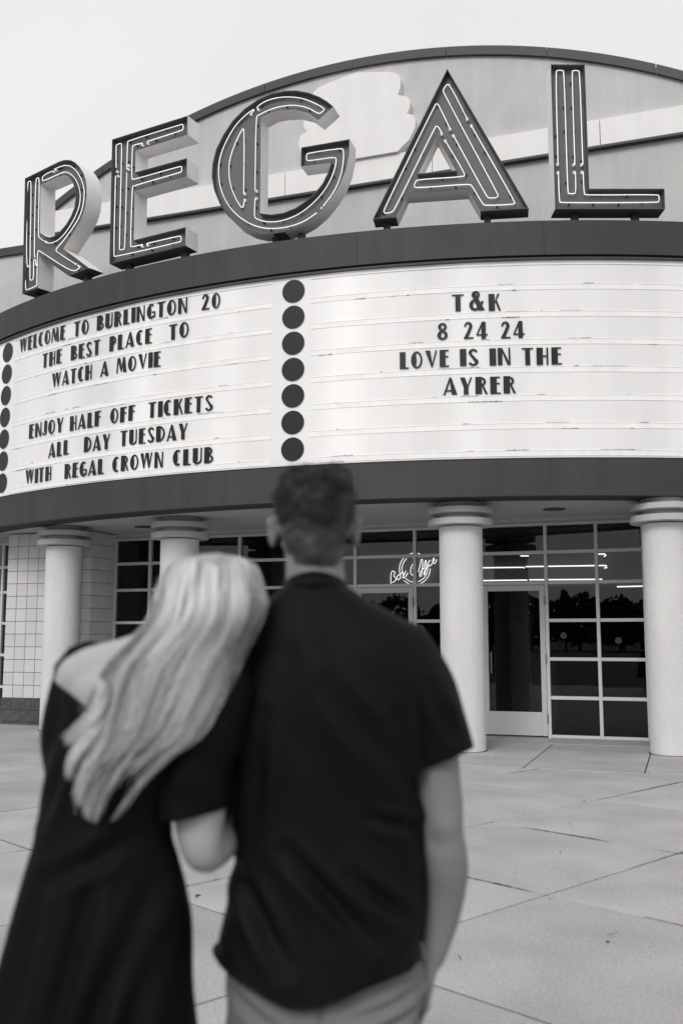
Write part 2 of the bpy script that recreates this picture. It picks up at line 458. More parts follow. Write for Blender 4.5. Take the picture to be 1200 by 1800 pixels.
bay([2.95, 3.6, 4.4, 5.3, 6.2, 7.0], {})
# strip of older concrete along the foot of the fixed lights
for a, b in ((-.11, 1.28), (-2.1, -1.13), (-5.06, -4.09), (-7.40, -6.10)):
    mk('foot_strip', bevelbox(a, b, -.80, .08, -.01, .017, .004), M['curb'], BL)
for u, z in ((.09, 1.47), (.855, 1.40)):
    bm = bmesh.new(); lathe(bm, [(.048, 0), (.048, .0015)], 24); bmesh.ops.rotate(bm, verts=bm.verts, matrix=Matrix.Rotation(R(90), 3, 'X')); mk('round_sticker', bm, M['interior'], GL, loc=(u, .0165, z))
# lobby behind the glass
LB = empty('lobby'); LB.parent = BL
def ib(name, a, b, c, d, e, f, m):
    bm = bmesh.new(); box(bm, a, b, c, d, e, f); return mk(name, bm, M[m], LB)
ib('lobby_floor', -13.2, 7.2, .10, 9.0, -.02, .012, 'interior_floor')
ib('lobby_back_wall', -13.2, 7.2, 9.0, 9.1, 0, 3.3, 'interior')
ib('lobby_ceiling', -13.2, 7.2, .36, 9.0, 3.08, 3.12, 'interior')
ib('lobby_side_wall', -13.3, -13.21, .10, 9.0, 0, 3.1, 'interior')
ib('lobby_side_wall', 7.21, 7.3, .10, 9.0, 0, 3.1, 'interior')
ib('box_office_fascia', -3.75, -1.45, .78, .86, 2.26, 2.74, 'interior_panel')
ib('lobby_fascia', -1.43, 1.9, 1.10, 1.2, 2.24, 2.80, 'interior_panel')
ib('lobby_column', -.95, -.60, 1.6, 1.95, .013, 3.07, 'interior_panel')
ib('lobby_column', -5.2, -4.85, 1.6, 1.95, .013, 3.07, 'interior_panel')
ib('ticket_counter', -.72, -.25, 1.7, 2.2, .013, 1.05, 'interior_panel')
def ntube(pts, y, r=.010, nm='neon_tube', par=None, m='neon_in'):
    bm = bmesh.new(); tube(bm, [(u, y, z) for u, z in pts], r, 6); return mk(nm, bm, M[m], par or LB)
ntube([(-1.42, 2.555), (-.62, 2.545), (-.60, 2.53)], 1.0)
ntube([(-.585, 2.555), (.60, 2.545), (.655, 2.54), (.66, 2.51), (.62, 2.505)], 1.0)
ntube([(-1.42, 2.348), (-.56, 2.342)], 1.0); ntube([(-.53, 2.345), (.585, 2.332)], 1.0)
ntube([(.52, 2.722), (.64, 2.722), (.655, 2.70), (.62, 2.685)], 1.0)
ntube([(-.66, 2.728), (-.53, 2.724)], 1.0)
ntube([(.80, 2.214), (1.9, 2.222)], 1.0)
for u, z in ((-.6, 2.54), (-.54, 2.345), (-.6, 2.726)):
    bm = bmesh.new(); box(bm, u - .05, u + .05, 1.02, 1.098, z - .012, z + .006); mk('neon_housing', bm, M['black_dot'], LB)

# box office neon script: a sign of its own hanging inside the glass
SX = empty('neon_sign', at(-2.32, -.7, 2.3), -YAW)
tag(SX, 'lit neon script sign reading Box Office inside a double ring, hung behind the glass', 'neon sign')
script = dict(
B=[(-2.714,2.305),(-2.713,2.467),(-2.699,2.503),(-2.671,2.514),(-2.646,2.498),(-2.646,2.465),(-2.672,2.431),(-2.635,2.411),(-2.624,2.381),(-2.642,2.349),(-2.695,2.324)],
o=[(-2.574,2.453),(-2.601,2.434),(-2.616,2.398),(-2.594,2.367),(-2.564,2.38),(-2.549,2.415),(-2.559,2.446),(-2.574,2.453)],
x=[(-2.545,2.455),(-2.534,2.468),(-2.515,2.495),(-2.498,2.478),(-2.508,2.414),(-2.493,2.392),(-2.46,2.424),(-2.426,2.477)],
y=[(-2.459,2.51),(-2.487,2.451),(-2.521,2.393)],
O=[(-2.34,2.539),(-2.335,2.577),(-2.308,2.606),(-2.325,2.625),(-2.358,2.604),(-2.381,2.546),(-2.382,2.47),(-2.354,2.438),(-2.321,2.435),(-2.285,2.484),(-2.274,2.554),(-2.289,2.608),(-2.314,2.623)],
f=[(-2.254,2.489),(-2.226,2.574),(-2.205,2.681),(-2.192,2.696),(-2.178,2.675),(-2.185,2.573),(-2.197,2.456),(-2.211,2.413),(-2.228,2.419),(-2.233,2.462),(-2.199,2.509),(-2.163,2.551)],
g=[(-2.164,2.53),(-2.145,2.636),(-2.129,2.681),(-2.118,2.657),(-2.131,2.55),(-2.143,2.455),(-2.152,2.431),(-2.165,2.455),(-2.15,2.503),(-2.111,2.545)],
i=[(-2.10,2.614),(-2.110,2.561),(-2.10,2.55),(-2.083,2.581)],
c=[(-2.046,2.671),(-2.071,2.666),(-2.088,2.624),(-2.078,2.581),(-2.05,2.586),(-2.022,2.617)],
e=[(-2.022,2.633),(-1.989,2.67),(-1.983,2.701),(-2.002,2.705),(-2.016,2.67),(-2.011,2.622),(-1.984,2.613),(-1.962,2.642),(-1.947,2.685)])
for k, p in script.items():
    bm = bmesh.new(); tube(bm, [(u + 2.32, 0, z - 2.3) for u, z in chaikin(p)], .0060, 6); mk('script_tube', bm, M['neon_in'], SX)
for rr in (.256, .214):
    for a0, a1 in ((68, 108), (128, 200), (225, 360)):
        bm = bmesh.new(); tube(bm, [(-.001 + rr*math.cos(R(a0 + (a1-a0)*i/24)), .03, .242 + rr*math.sin(R(a0 + (a1-a0)*i/24))) for i in range(25)], .0052, 6)
        mk('ring_tube', bm, M['neon_in'], SX)

# --- block pier beside the left windows, and its twin on the right
def pier(u0, u1, blocks):
    PR = empty('block_pier'); PR.parent = BL
    bm = bmesh.new(); box(bm, u0 + .012, u1 - .012, -.708, -.001, 0, 3.195); mk('pier_core', bm, M['mortar'], PR)
    if not blocks:
        bm = bmesh.new(); box(bm, u0, u1, -.72, -.003, .42, 3.196); mk('pier_face', bm, M['block'], PR)
        bm = bmesh.new(); box(bm, u0 - .01, u1 + .01, -.735, -.003, 0, .418); mk('pier_base', bm, M['split_block'], PR); return
    w = (u1 - u0) / 8; h = .2115
    fm = tomesh(bevelbox(-w/2 + .004, w/2 - .004, -.01, .01, -h/2 + .004, h/2 - .004, .004), 'block')
    sm = fm
    for r_ in range(14):
        zc = .44 + h * (r_ + .5)
        if zc + h/2 > 3.26: break
        last = zc + h/2 > 3.195
        for k in range(8):
            o = link('block', fm, M['block'], PR, loc=(u0 + w * (k + .5), -.716 + random.uniform(-.0015, .0015), zc))
            if last: o.scale.z = .35; o.location.z = 3.195 - h*.175
        for k in range(3):
            ww = .712 / 3
            o = link('block', fm, M['block'], PR, loc=(u1 - .004, -.712 + ww * (k + .5), zc), rot=(0, 0, R(90)), scale=(ww / w * .995, 1, 1))
            if last: o.scale.z = .35; o.location.z = 3.195 - h*.175
    for r_, (z0, z1) in enumerate(((.002, .055), (.06, .245), (.25, .435))):
        off = 0 if r_ % 2 else .2
        k = 0; x = u0 - .012
        while x < u1 + .01:
            x1 = min(x + (.41 if k or not off else .21), u1 + .012)
            bm = bmesh.new(); box(bm, x + .003, x1 - .003, -.748, -.70, z0, z1)
            bmesh.ops.subdivide_edges(bm, edges=bm.edges[:], cuts=7, use_grid_fill=True)
            for v in bm.verts:
                if v.co.y < -.74: v.co.y += noise.noise(v.co * 14 + Vector((r_*7, 0, 0))) * .014
            mk('base_block', bm, M['split_block'], PR); x = x1; k += 1
        bm = bmesh.new(); box(bm, u1 - .02, u1 + .014, -.699, -.004, z0, z1); mk('base_block', bm, M['split_block'], PR)
pier(-9.085, -7.425, True)
pier(1.29, 2.93, False)
bm = bmesh.new(); tube(bm, [(-7.635, -.75, .45), (-7.635, -.75, 3.15)], .021, 10); mk('conduit', bm, M['frame'], BL, smooth=True)
# ================================================================== COLUMNS
def column_mesh():
    bm = bmesh.new(); lathe(bm, [(.283, .0), (.283, 2.88)], 64); return tomesh(bm, 'shaft', True, R(40))
cm = column_mesh()
bm = bmesh.new(); lathe(bm, [(.415, 2.895), (.425, 2.90), (.425, 2.975), (.415, 2.98)], 64); r1 = tomesh(bm, 'lower_ring', True, R(40))
bm = bmesh.new(); lathe(bm, [(.415, 3.045), (.425, 3.05), (.425, 3.12), (.415, 3.125)], 64); r2 = tomesh(bm, 'upper_ring', True, R(40))
bm = bmesh.new(); lathe(bm, [(.272, 2.9805), (.272, 3.0445)], 48); n1_ = tomesh(bm, 'neck', True, R(40))
bm = bmesh.new(); lathe(bm, [(.285, 3.1255), (.285, 3.199)], 48); n2_ = tomesh(bm, 'upper_neck', True, R(40))
bm = bmesh.new(); lathe(bm, [(.30, .0085), (.30, .012), (.284, .014)], 48); bs = tomesh(bm, 'base_sealant', True, R(40))

labels = ['round white stucco column left of the couple in front of the block pier',
          'round white column mostly hidden behind the blonde hair',
          'round white column right of the man between the sidelight and the glass door',
          'thick white column at the right edge of the photo beside the storefront grid']
for (x, y), lb in zip(((-4.445, 15.62), (-2.40, 14.45), (1.5686, 12.80), (4.13, 12.42)), labels):
    c = empty('column', (x, y, 0)); tag(c, lb, 'column', 'round columns under the marquee')
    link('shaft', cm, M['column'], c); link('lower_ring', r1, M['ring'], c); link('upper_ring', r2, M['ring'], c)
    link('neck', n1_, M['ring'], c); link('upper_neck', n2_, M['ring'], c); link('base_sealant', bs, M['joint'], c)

# ================================================================== MARQUEE
MQ = empty('marquee', (MC.x, MC.y, 0))
tag(MQ, 'curved theater marquee with dark fascias and backlit white letter board over the entrance', 'marquee')
def pl(a, r, z): return (r * math.sin(R(a)), -r * math.cos(R(a)), z)
A0, A1_ = -57.5, 18.9
def arcsolid(a0, a1, prof, step=.8, caps=True):
    """profile (r,z) closed, swept from a0 to a1 degrees"""
    bm = bmesh.new(); n = max(2, int((a1 - a0) / step)); rings = []
    for k in range(n + 1):
        a = a0 + (a1 - a0) * k / n
        rings.append([bm.verts.new(pl(a, r, z)) for r, z in prof])
    m = len(prof)
    for p, q in zip(rings, rings[1:]):
        for i in range(m): bm.faces.new((p[i], p[(i+1) % m], q[(i+1) % m], q[i]))
    bm.faces.new(rings[0][::-1]); bm.faces.new(rings[-1])
    return bm
def segs(name, cuts_, prof, m, gap=.006):
    for a, b in zip(cuts_, cuts_[1:]):
        mk(name, arcsolid(a + gap, b - gap, prof), M[m], MQ, smooth=True, angle=R(35))
fc = [A0] + [A0 + (A1_ - A0) * k / 7 for k in range(1, 7)] + [A1_]
segs('lower_fascia', fc, [(MR, 3.20), (MR, 3.6605), (MR - .10, 3.6605), (MR - .10, 3.20)], 'fascia')
segs('lower_shadow_strip', fc, [(MR - .015, 3.6615), (MR - .015, 3.6845), (MR - .09, 3.6845), (MR - .09, 3.6615)], 'fascia_dark', .001)
segs('upper_fascia', fc, [(MR, 6.335), (MR, 6.7934), (MR - .10, 6.7934), (MR - .10, 6.335)], 'fascia', .006)
segs('upper_shadow_strip', fc, [(MR - .05, 6.312), (MR - .05, 6.334), (MR - .14, 6.334), (MR - .14, 6.312)], 'fascia_dark', .001)  # recessed strip coloured as the shadow line under the upper fascia
segs('sign_retainer', fc, [(MR - .022, 6.283), (MR - .022, 6.311), (MR - .11, 6.311), (MR - .11, 6.283)], 'cap', .001)
segs('underside_lip', fc, [(MR - .101, 3.2), (MR - .101, 3.215), (MR - .47, 3.215), (MR - .47, 3.2)], 'lip', .001)
# soffit and roof deck: arc segment closed by the wall line
def deck(rad, z0, z1, name, m, behind=0.0):
    bm = bmesh.new()
    pts = []
    # clip arc polygon against the wall line (in the wall frame)
    N_ = Vector((-math.sin(YAW), -math.cos(YAW))); Pw = (P0 - MC).xy
    n = 120
    arc = [Vector(pl(-75 + 110 * k / n, rad, 0)[:2]) for k in range(n + 1)]
    arc = [p for p in arc if (p - Pw).dot(N_) > .004]
    Ud = Vector((math.cos(YAW), -math.sin(YAW)))
    def onwall(s):
        d0 = Pw.dot(N_) + .003
        h = math.sqrt(rad*rad - d0*d0); return N_ * d0 + Ud * h * s
    poly = [onwall(-1)] + arc + [onwall(1)]
    a = [bm.verts.new((p.x, p.y, z0)) for p in poly]; b = [bm.verts.new((p.x, p.y, z1)) for p in poly]
    bm.faces.new(a[::-1]); bm.faces.new(b)
    for i in range(len(a)):
        j = (i + 1) % len(a); bm.faces.new((a[i], a[j], b[j], b[i]))
    return mk(name, bm, M[m], MQ)
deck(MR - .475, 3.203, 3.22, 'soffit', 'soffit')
deck(MR - .11, 6.70, 6.76, 'roof_deck', 'fascia')
RP = 12.68
# letter board: backlit sections between the disc strips
def board(a0, a1):
    bm = bmesh.new(); uv = bm.loops.layers.uv.new('UVMap'); n = int((a1 - a0) / .5)
    prev = None
    for k in range(n + 1):
        a = a0 + (a1 - a0) * k / n
        v = [bm.verts.new(pl(a, RP, 3.685)), bm.verts.new(pl(a, RP, 6.2825)), a]
        if prev:
            f = bm.faces.new((prev[0], v[0], v[1], prev[1]))
            for l, (aa, z) in zip(f.loops, ((prev[2], 0), (v[2], 0), (v[2], 1), (prev[2], 1))): l[uv].uv = (aa * .22, z)
        prev = v
    r = bmesh.ops.extrude_face_region(bm, geom=bm.faces[:])
    for v in r['geom']:
        if isinstance(v, bmesh.types.BMVert):
            d = Vector((v.co.x, v.co.y, 0)).normalized(); v.co -= d * .03
    me = tomesh(bm, 'sign_panel', True, R(35))
    return link('sign_panel', me, M['panel'], MQ)
strips = [-43.5, -17.93, 7.64]
bounds = [A0, -43.5, -17.93, 7.64, A1_]
PAN = [board(a + .003, b - .003) for a, b in zip(bounds, bounds[1:])]
# discs
bm = bmesh.new(); lathe(bm, [(.160, 0), (.160, .006)], 40); bmesh.ops.rotate(bm, verts=bm.verts, matrix=Matrix.Rotation(R(90), 3, 'X')); dm = tomesh(bm, 'disc')
for s, par in zip(strips, PAN[1:]):
    for k in range(7):
        a = s
        o = link('disc', dm, M['sign_letter'], par, loc=pl(a, RP + .007, 6.084 - .3618 * k), rot=(0, 0, R(a)))
# rails: 8 ledges per section
rz = [6.225, 5.893, 5.532, 5.165, 4.80, 4.43, 4.068, 3.715]
rng = random.Random(11)
for bi, (a, b) in enumerate(zip(bounds, bounds[1:])):
    aa = a + (1.1 if bi else .2); bb = b - (1.4 if bi < 3 else .2)
    for k, z in enumerate(rz):
        if k == 0:
            mk('letter_rail', arcsolid(aa, bb, [(RP + .001, z), (RP + .012, z), (RP + .012, z + .012), (RP + .001, z + .022)], 1.0), M['rail'], PAN[bi], smooth=True, angle=R(35)); continue
        mk('letter_rail', arcsolid(aa, bb, [(RP + .001, z), (RP + .007, z), (RP + .007, z + .006), (RP + .004, z + .008), (RP + .004, z + .064), (RP + .008, z + .067), (RP + .008, z + .074), (RP + .001, z + .074)], 1.0), M['rail'], PAN[bi], smooth=True, angle=R(35))
        # grime caught on the lips
        bm = bmesh.new()
        for q in range(7):
            a_ = rng.uniform(aa, bb - 2); l = rng.choice((.15, .3, .5, .9, 1.6)) * rng.uniform(.6, 1.3)
            if a_ + l > bb: continue
            zz = z + (.0745 if rng.random() < .6 else -.003); th = rng.choice((.0022, .003, .005, .007))
            n = max(3, int(l / .08)); top = []; bot = []
            for i in range(n + 1):
                t = a_ + l * i / n; h = th * (.4 + abs(noise.noise(Vector((t * 9, z * 5, 0)))) * 2)
                top.append(bm.verts.new(pl(t, RP + .0095, zz + h))); bot.append(bm.verts.new(pl(t, RP + .0095, zz - h * .4)))
            for i in range(n): bm.faces.new((bot[i], bot[i+1], top[i+1], top[i]))
        mk('rail_grime', bm, M['rail_dirt'], PAN[bi])['kind'] = 'stuff'
# outlines in metres: x along the letter's face, z up from its foot
SIGN = {
 'R': dict(origin=[-5.152, 15.19, 6.95], yaw=39.12,
  outer=[(-0.066, 1.987), (0.875, 1.977), (0.989, 1.964), (1.103, 1.933), (1.205, 1.89), (1.308, 1.823), (1.423, 1.716), (1.528, 1.586), (1.593, 1.455), (1.628, 1.32), (1.633, 1.182), (1.609, 1.011), (1.539, 0.88), (1.44, 0.771), (1.314, 0.669), (1.194, 0.577), (1.074, 0.484), (1.751, 0.006), (1.25, 0.0), (0.433, 0.534), (0.439, -0.002), (0.0, 0.0)],
  holes=[[(0.392, 1.74), (0.89, 1.722), (1.027, 1.704), (1.142, 1.644), (1.248, 1.534), (1.322, 1.385), (1.354, 1.209), (1.329, 1.078), (1.248, 0.963), (1.122, 0.859), (0.97, 0.789), (0.815, 0.755), (0.712, 0.764), (0.605, 0.807), (0.428, 0.92)]],
  neon=[[(0.032, 0.561), (-0.005, 0.606), (-0.07, 1.929), (-0.01, 1.948), (0.049, 1.91), (0.111, 0.232), (0.161, 0.199), (0.226, 0.219), (0.205, 0.524), (0.233, 0.542), (0.266, 0.509), (0.264, 0.46)], [(0.238, 0.571), (0.215, 0.623), (0.162, 1.909), (0.221, 1.935), (0.278, 1.898), (0.304, 0.916), (0.352, 0.867), (0.5, 0.763), (0.631, 0.7), (0.792, 0.686), (0.97, 0.722), (1.164, 0.837), (1.309, 0.977), (1.389, 1.106), (1.407, 1.254), (1.372, 1.403), (1.275, 1.572), (1.135, 1.708), (0.996, 1.789), (0.882, 1.808), (0.385, 1.818), (0.357, 1.849), (0.364, 1.92), (0.623, 1.916)], [(0.68, 1.93), (0.898, 1.921), (1.012, 1.891), (1.15, 1.826), (1.29, 1.701), (1.408, 1.545), (1.481, 1.398), (1.506, 1.252), (1.477, 1.067), (1.399, 0.924), (1.232, 0.79), (0.997, 0.645), (0.829, 0.571), (0.812, 0.547), (0.833, 0.509), (1.31, 0.203)], [(1.399, 0.149), (1.445, 0.104), (1.435, 0.086), (1.252, 0.076), (0.367, 0.645), (0.326, 0.661), (0.301, 0.643), (0.329, 0.095), (0.319, 0.076), (0.044, 0.066), (0.013, 0.09), (-0.036, 0.542), (-0.009, 0.564), (0.025, 0.534), (0.033, 0.488)]],
  elec=[(0.034, 0.474), (0.268, 0.444), (0.635, 1.908), (0.704, 1.91), (0.512, 0.76), (1.332, 0.189), (1.422, 0.13)]),
 'E': dict(origin=[-3.445, 13.914, 6.95], yaw=28.87,
  outer=[(-0.025, 1.967), (1.401, 1.961), (1.409, 1.669), (0.447, 1.668), (0.45, 1.329), (1.409, 1.313), (1.411, 1.035), (0.451, 1.036), (0.457, 0.277), (1.411, 0.276), (1.418, 0.0), (-0.0, 0.0)],
  holes=[],
  neon=[[(0.029, 1.525), (0.012, 1.874), (0.029, 1.895), (0.092, 1.896), (0.116, 1.887), (0.128, 1.863), (0.139, 0.232), (0.156, 0.2), (0.227, 0.201), (0.247, 0.222), (0.242, 1.394)], [(0.24, 1.452), (0.237, 1.879), (0.259, 1.897), (1.248, 1.893), (1.273, 1.886), (1.287, 1.866), (1.285, 1.81), (1.264, 1.797), (0.619, 1.791)], [(0.532, 1.789), (0.364, 1.803), (0.333, 1.785), (0.34, 1.277), (0.366, 1.252), (1.248, 1.251), (1.278, 1.235), (1.28, 1.168), (1.25, 1.155), (0.386, 1.156), (0.354, 1.137), (0.352, 0.232), (0.376, 0.206), (0.585, 0.202)], [(0.662, 0.201), (1.267, 0.195), (1.292, 0.18), (1.294, 0.114), (1.27, 0.1), (0.061, 0.117), (0.032, 0.137), (0.021, 1.396)]],
  elec=[(0.042, 1.464), (0.063, 1.386), (0.268, 1.503), (0.261, 1.447), (0.519, 1.766), (0.623, 1.765), (0.568, 0.182), (0.668, 0.18)]),
 'G': dict(origin=[-0.812, 12.814, 6.95], yaw=18.3,
  outer=[(0.739, 1.725), (0.646, 1.819), (0.53, 1.909), (0.373, 1.997), (0.195, 2.063), (0.016, 2.093), (-0.185, 2.086), (-0.386, 2.038), (-0.589, 1.934), (-0.772, 1.786), (-0.914, 1.6), (-1.025, 1.398), (-1.079, 1.187), (-1.086, 0.989), (-1.045, 0.784), (-0.958, 0.573), (-0.832, 0.379), (-0.677, 0.214), (-0.504, 0.104), (-0.323, 0.041), (-0.144, 0.016), (0.033, 0.019), (0.227, 0.061), (0.401, 0.132), (0.573, 0.256), (0.725, 0.423), (0.839, 0.596), (0.915, 0.774), (0.963, 0.994), (0.972, 1.212), (0.269, 1.208), (0.265, 0.93), (0.706, 0.917), (0.658, 0.776), (0.582, 0.635), (0.467, 0.509), (0.332, 0.414), (0.187, 0.34), (0.011, 0.298), (-0.167, 0.298), (-0.336, 0.342), (-0.338, 1.75), (-0.182, 1.806), (-0.022, 1.809), (0.177, 1.781), (0.374, 1.697), (0.517, 1.566)],
  holes=[],
  neon=[[(-0.406, 1.919), (-0.431, 1.953), (-0.306, 2.02), (-0.124, 2.043), (0.077, 2.02), (0.276, 1.958), (0.453, 1.853), (0.577, 1.762), (0.59, 1.73), (0.532, 1.692), (0.497, 1.694), (0.355, 1.802), (0.197, 1.87), (0.038, 1.898), (-0.163, 1.895), (-0.401, 1.834), (-0.435, 1.794), (-0.437, 0.715)], [(-0.435, 0.588), (-0.444, 0.335), (-0.417, 0.293), (-0.286, 0.232), (-0.127, 0.204), (0.05, 0.218), (0.246, 0.276), (0.439, 0.402), (0.593, 0.551), (0.708, 0.744), (0.761, 0.917), (0.761, 0.994), (0.733, 1.018), (0.355, 1.021), (0.33, 1.044), (0.329, 1.118), (0.355, 1.137), (0.838, 1.129), (0.867, 1.102), (0.87, 0.957), (0.832, 0.734), (0.737, 0.52), (0.575, 0.334)], [(0.479, 0.253), (0.324, 0.16), (0.11, 0.11), (-0.106, 0.105), (-0.325, 0.144), (-0.528, 0.24), (-0.733, 0.406), (-0.879, 0.604), (-0.976, 0.836), (-1.008, 1.08), (-0.991, 1.297), (-0.895, 1.522), (-0.753, 1.739), (-0.61, 1.855), (-0.509, 1.917), (-0.451, 1.931), (-0.508, 1.873)], [(-0.597, 0.586), (-0.612, 0.496), (-0.642, 0.481), (-0.758, 0.684), (-0.833, 0.913), (-0.847, 1.154), (-0.809, 1.327), (-0.729, 1.514), (-0.645, 1.664), (-0.612, 1.658), (-0.609, 0.692)]],
  elec=[(-0.518, 1.868), (-0.406, 1.919), (-0.598, 0.69), (-0.593, 0.597), (-0.416, 0.702), (-0.421, 0.595), (0.552, 0.309), (0.475, 0.238)]),
 'A': dict(origin=[0.415, 12.345, 6.95], yaw=9.2,
  outer=[(1.009, 2.037), (2.03, 0.0), (1.411, 0.006), (1.256, 0.311), (0.457, 0.313), (0.313, 0.001), (-0.0, 0.0)],
  holes=[[(0.86, 1.086), (1.101, 0.593), (0.61, 0.589)]],
  neon=[[(0.924, 1.158), (0.878, 1.248), (0.856, 1.264), (0.831, 1.246), (0.289, 0.14), (0.242, 0.098), (0.169, 0.089), (0.141, 0.107), (0.147, 0.154), (0.835, 1.565), (0.863, 1.581), (0.886, 1.561), (1.029, 1.215)], [(1.074, 1.114), (1.493, 0.228), (1.524, 0.202), (1.616, 0.196), (1.644, 0.217), (1.636, 0.257), (0.947, 1.737), (0.951, 1.776), (0.999, 1.844), (1.037, 1.835), (1.26, 1.329)], [(1.31, 1.23), (1.862, 0.119), (1.846, 0.091), (1.476, 0.102), (1.44, 0.128), (1.309, 0.386), (1.275, 0.418), (0.581, 0.412), (0.544, 0.439), (0.563, 0.503), (0.601, 0.53), (1.2, 0.521), (1.225, 0.55), (0.97, 1.039)]],
  elec=[(0.918, 1.152), (0.966, 1.048), (1.032, 1.208), (1.074, 1.11), (1.26, 1.329), (1.314, 1.23)]),
 'L': dict(origin=[2.764, 12.039, 6.95], yaw=-0.0,
  outer=[(-0.004, 2.008), (0.447, 2.008), (0.451, 0.278), (1.427, 0.278), (1.423, 0.0), (0.0, 0.0)],
  holes=[],
  neon=[[(0.066, 0.644), (0.072, 1.935), (0.095, 1.954), (0.163, 1.954), (0.182, 1.935), (0.181, 0.252), (0.195, 0.233), (0.269, 0.233), (0.288, 0.252), (0.289, 0.526)], [(0.286, 0.636), (0.285, 1.935), (0.305, 1.951), (0.37, 1.951), (0.389, 1.931), (0.39, 0.636)], [(0.39, 0.534), (0.393, 0.232), (0.413, 0.213), (1.349, 0.221), (1.369, 0.202), (1.367, 0.13), (1.347, 0.112), (0.088, 0.108), (0.069, 0.127), (0.067, 0.521)]],
  elec=[(0.063, 0.641), (0.063, 0.526), (0.274, 0.636), (0.279, 0.531), (0.376, 0.636), (0.378, 0.531)]),
}
LD = 0.28                                                 # depth of a channel letter
def area(p): return sum(p[i][0]*p[(i+1)%len(p)][1] - p[(i+1)%len(p)][0]*p[i][1] for i in range(len(p))) / 2
def offset(p, d):
    """inward offset for a counter-clockwise loop"""
    n = len(p); out = []
    for i in range(n):
        a, b, c = Vector(p[i-1]), Vector(p[i]), Vector(p[(i+1) % n])
        e1 = (b - a).normalized(); e2 = (c - b).normalized()
        m1 = Vector((-e1.y, e1.x)); m2 = Vector((-e2.y, e2.x)); m = m1 + m2
        l = m.length
        if l < 1e-5: out.append(tuple(b + m1 * d)); continue
        m /= l; k = min(d / max(m.dot(m1), .35), 3 * abs(d)) if d > 0 else d / max(m.dot(m1), .35)
        out.append(tuple(b + m * k))
    return out
def shell(bm, loop, th, y0, y1, sgn=1):
    """thin wall following a loop; outside faces material 0, inside faces and rim material 1"""
    inn = offset(loop, th * sgn); n = len(loop)
    A = [bm.verts.new((x, y0, z)) for x, z in loop]; B = [bm.verts.new((x, y1, z)) for x, z in loop]
    Cc = [bm.verts.new((x, y0, z)) for x, z in inn]; D = [bm.verts.new((x, y1, z)) for x, z in inn]
    for i in range(n):
        j = (i + 1) % n
        bm.faces.new((A[i], A[j], B[j], B[i])).material_index = 0
        bm.faces.new((Cc[j], Cc[i], D[i], D[j])).material_index = 1
        bm.faces.new((A[j], A[i], Cc[i], Cc[j])).material_index = 1
        bm.faces.new((B[i], B[j], D[j], D[i])).material_index = 1
names = {'R': 'tall neon letter R, leftmost on the marquee and seen most from its side',
         'E': 'tall neon letter E with three arms, between the letters R and G',
         'G': 'large round neon letter G with a crescent tube in its thick side',
         'A': 'pointed neon letter A with a wide right leg on the marquee',
         'L': 'neon letter L, rightmost on the marquee, over the card letters'}
for ch in 'REGAL':
    S = SIGN[ch]; e = empty('channel_letter', S['origin'], -R(S['yaw']))
    tag(e, names[ch], 'neon letter', 'large neon letters standing on the marquee')
    out = list(S['outer'])
    if area(out) < 0: out = out[::-1]
    hs = [h if area(h) < 0 else h[::-1] for h in S['holes']]
    bm = bmesh.new(); shell(bm, out, .010, 0, LD)
    for h in hs: shell(bm, h, .010, 0, LD)
    bmesh.ops.recalc_face_normals(bm, faces=bm.faces)
    for f in bm.faces:                                    # foot faces pointing straight down take the dark inside colour
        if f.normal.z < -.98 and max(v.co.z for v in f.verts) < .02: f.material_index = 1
    me = bpy.data.meshes.new('return'); bm.to_mesh(me); bm.free()
    for p in me.polygons: p.use_smooth = True
    me.set_sharp_from_angle(angle=R(28))
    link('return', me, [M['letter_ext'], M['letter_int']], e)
    bm = bmesh.new(); prism(bm, offset(out, .0095), .095, LD - .004, 0, [offset(h, .0095) for h in hs])
    mk('face_panel', bm, M['letter_back'], e)
    for t in S['neon']:
        q = chaikin(chaikin([(x, .05, z) for x, z in t]))
        bm = bmesh.new(); tube(bm, q, .0062, 6); mk('neon_tube', bm, M['neon'], e, smooth=True)
        # standoffs: short black supports every 35 cm or so
        bm = bmesh.new(); L_ = 0; nxt = .12
        for a, b in zip(t, t[1:]):
            a = Vector((a[0], 0, a[1])); b = Vector((b[0], 0, b[1])); l = (b - a).length; 
            while nxt < L_ + l:
                p = a.lerp(b, (nxt - L_) / l); d = (b - a).normalized(); s = Vector((-d.z, 0, d.x)) * random.choice((-.012, .012))
                box(bm, p.x + s.x - .009, p.x + s.x + .009, .056, .096, p.z + s.z - .009, p.z + s.z + .009); nxt += random.uniform(.28, .42)
            L_ += l
        if len(bm.verts): mk('standoff', bm, M['black_dot'], e)['kind'] = 'stuff'
        else: bm.free()
    for x, z in S['elec']:
        bm = bmesh.new(); bmesh.ops.create_uvsphere(bm, u_segments=10, v_segments=6, radius=.020); bmesh.ops.translate(bm, verts=bm.verts, vec=(x, .062, z))
        tube(bm, [(x, .06, z), (x, .094, z)], .014, 8); mk('electrode_cap', bm, M['glass_tube'], e, smooth=True)
    xs = {'R': (.2, 1.5), 'E': (.25, 1.28), 'G': (-.15, .22), 'A': (.17, 1.5), 'L': (.29, 1.08)}[ch]
    for x in xs:
        zt = .0 if ch != 'G' else .03
        mk('mounting_post', bevelbox(x - .045, x + .045, .12, .22, -.185, zt, .004), M['post'], e)

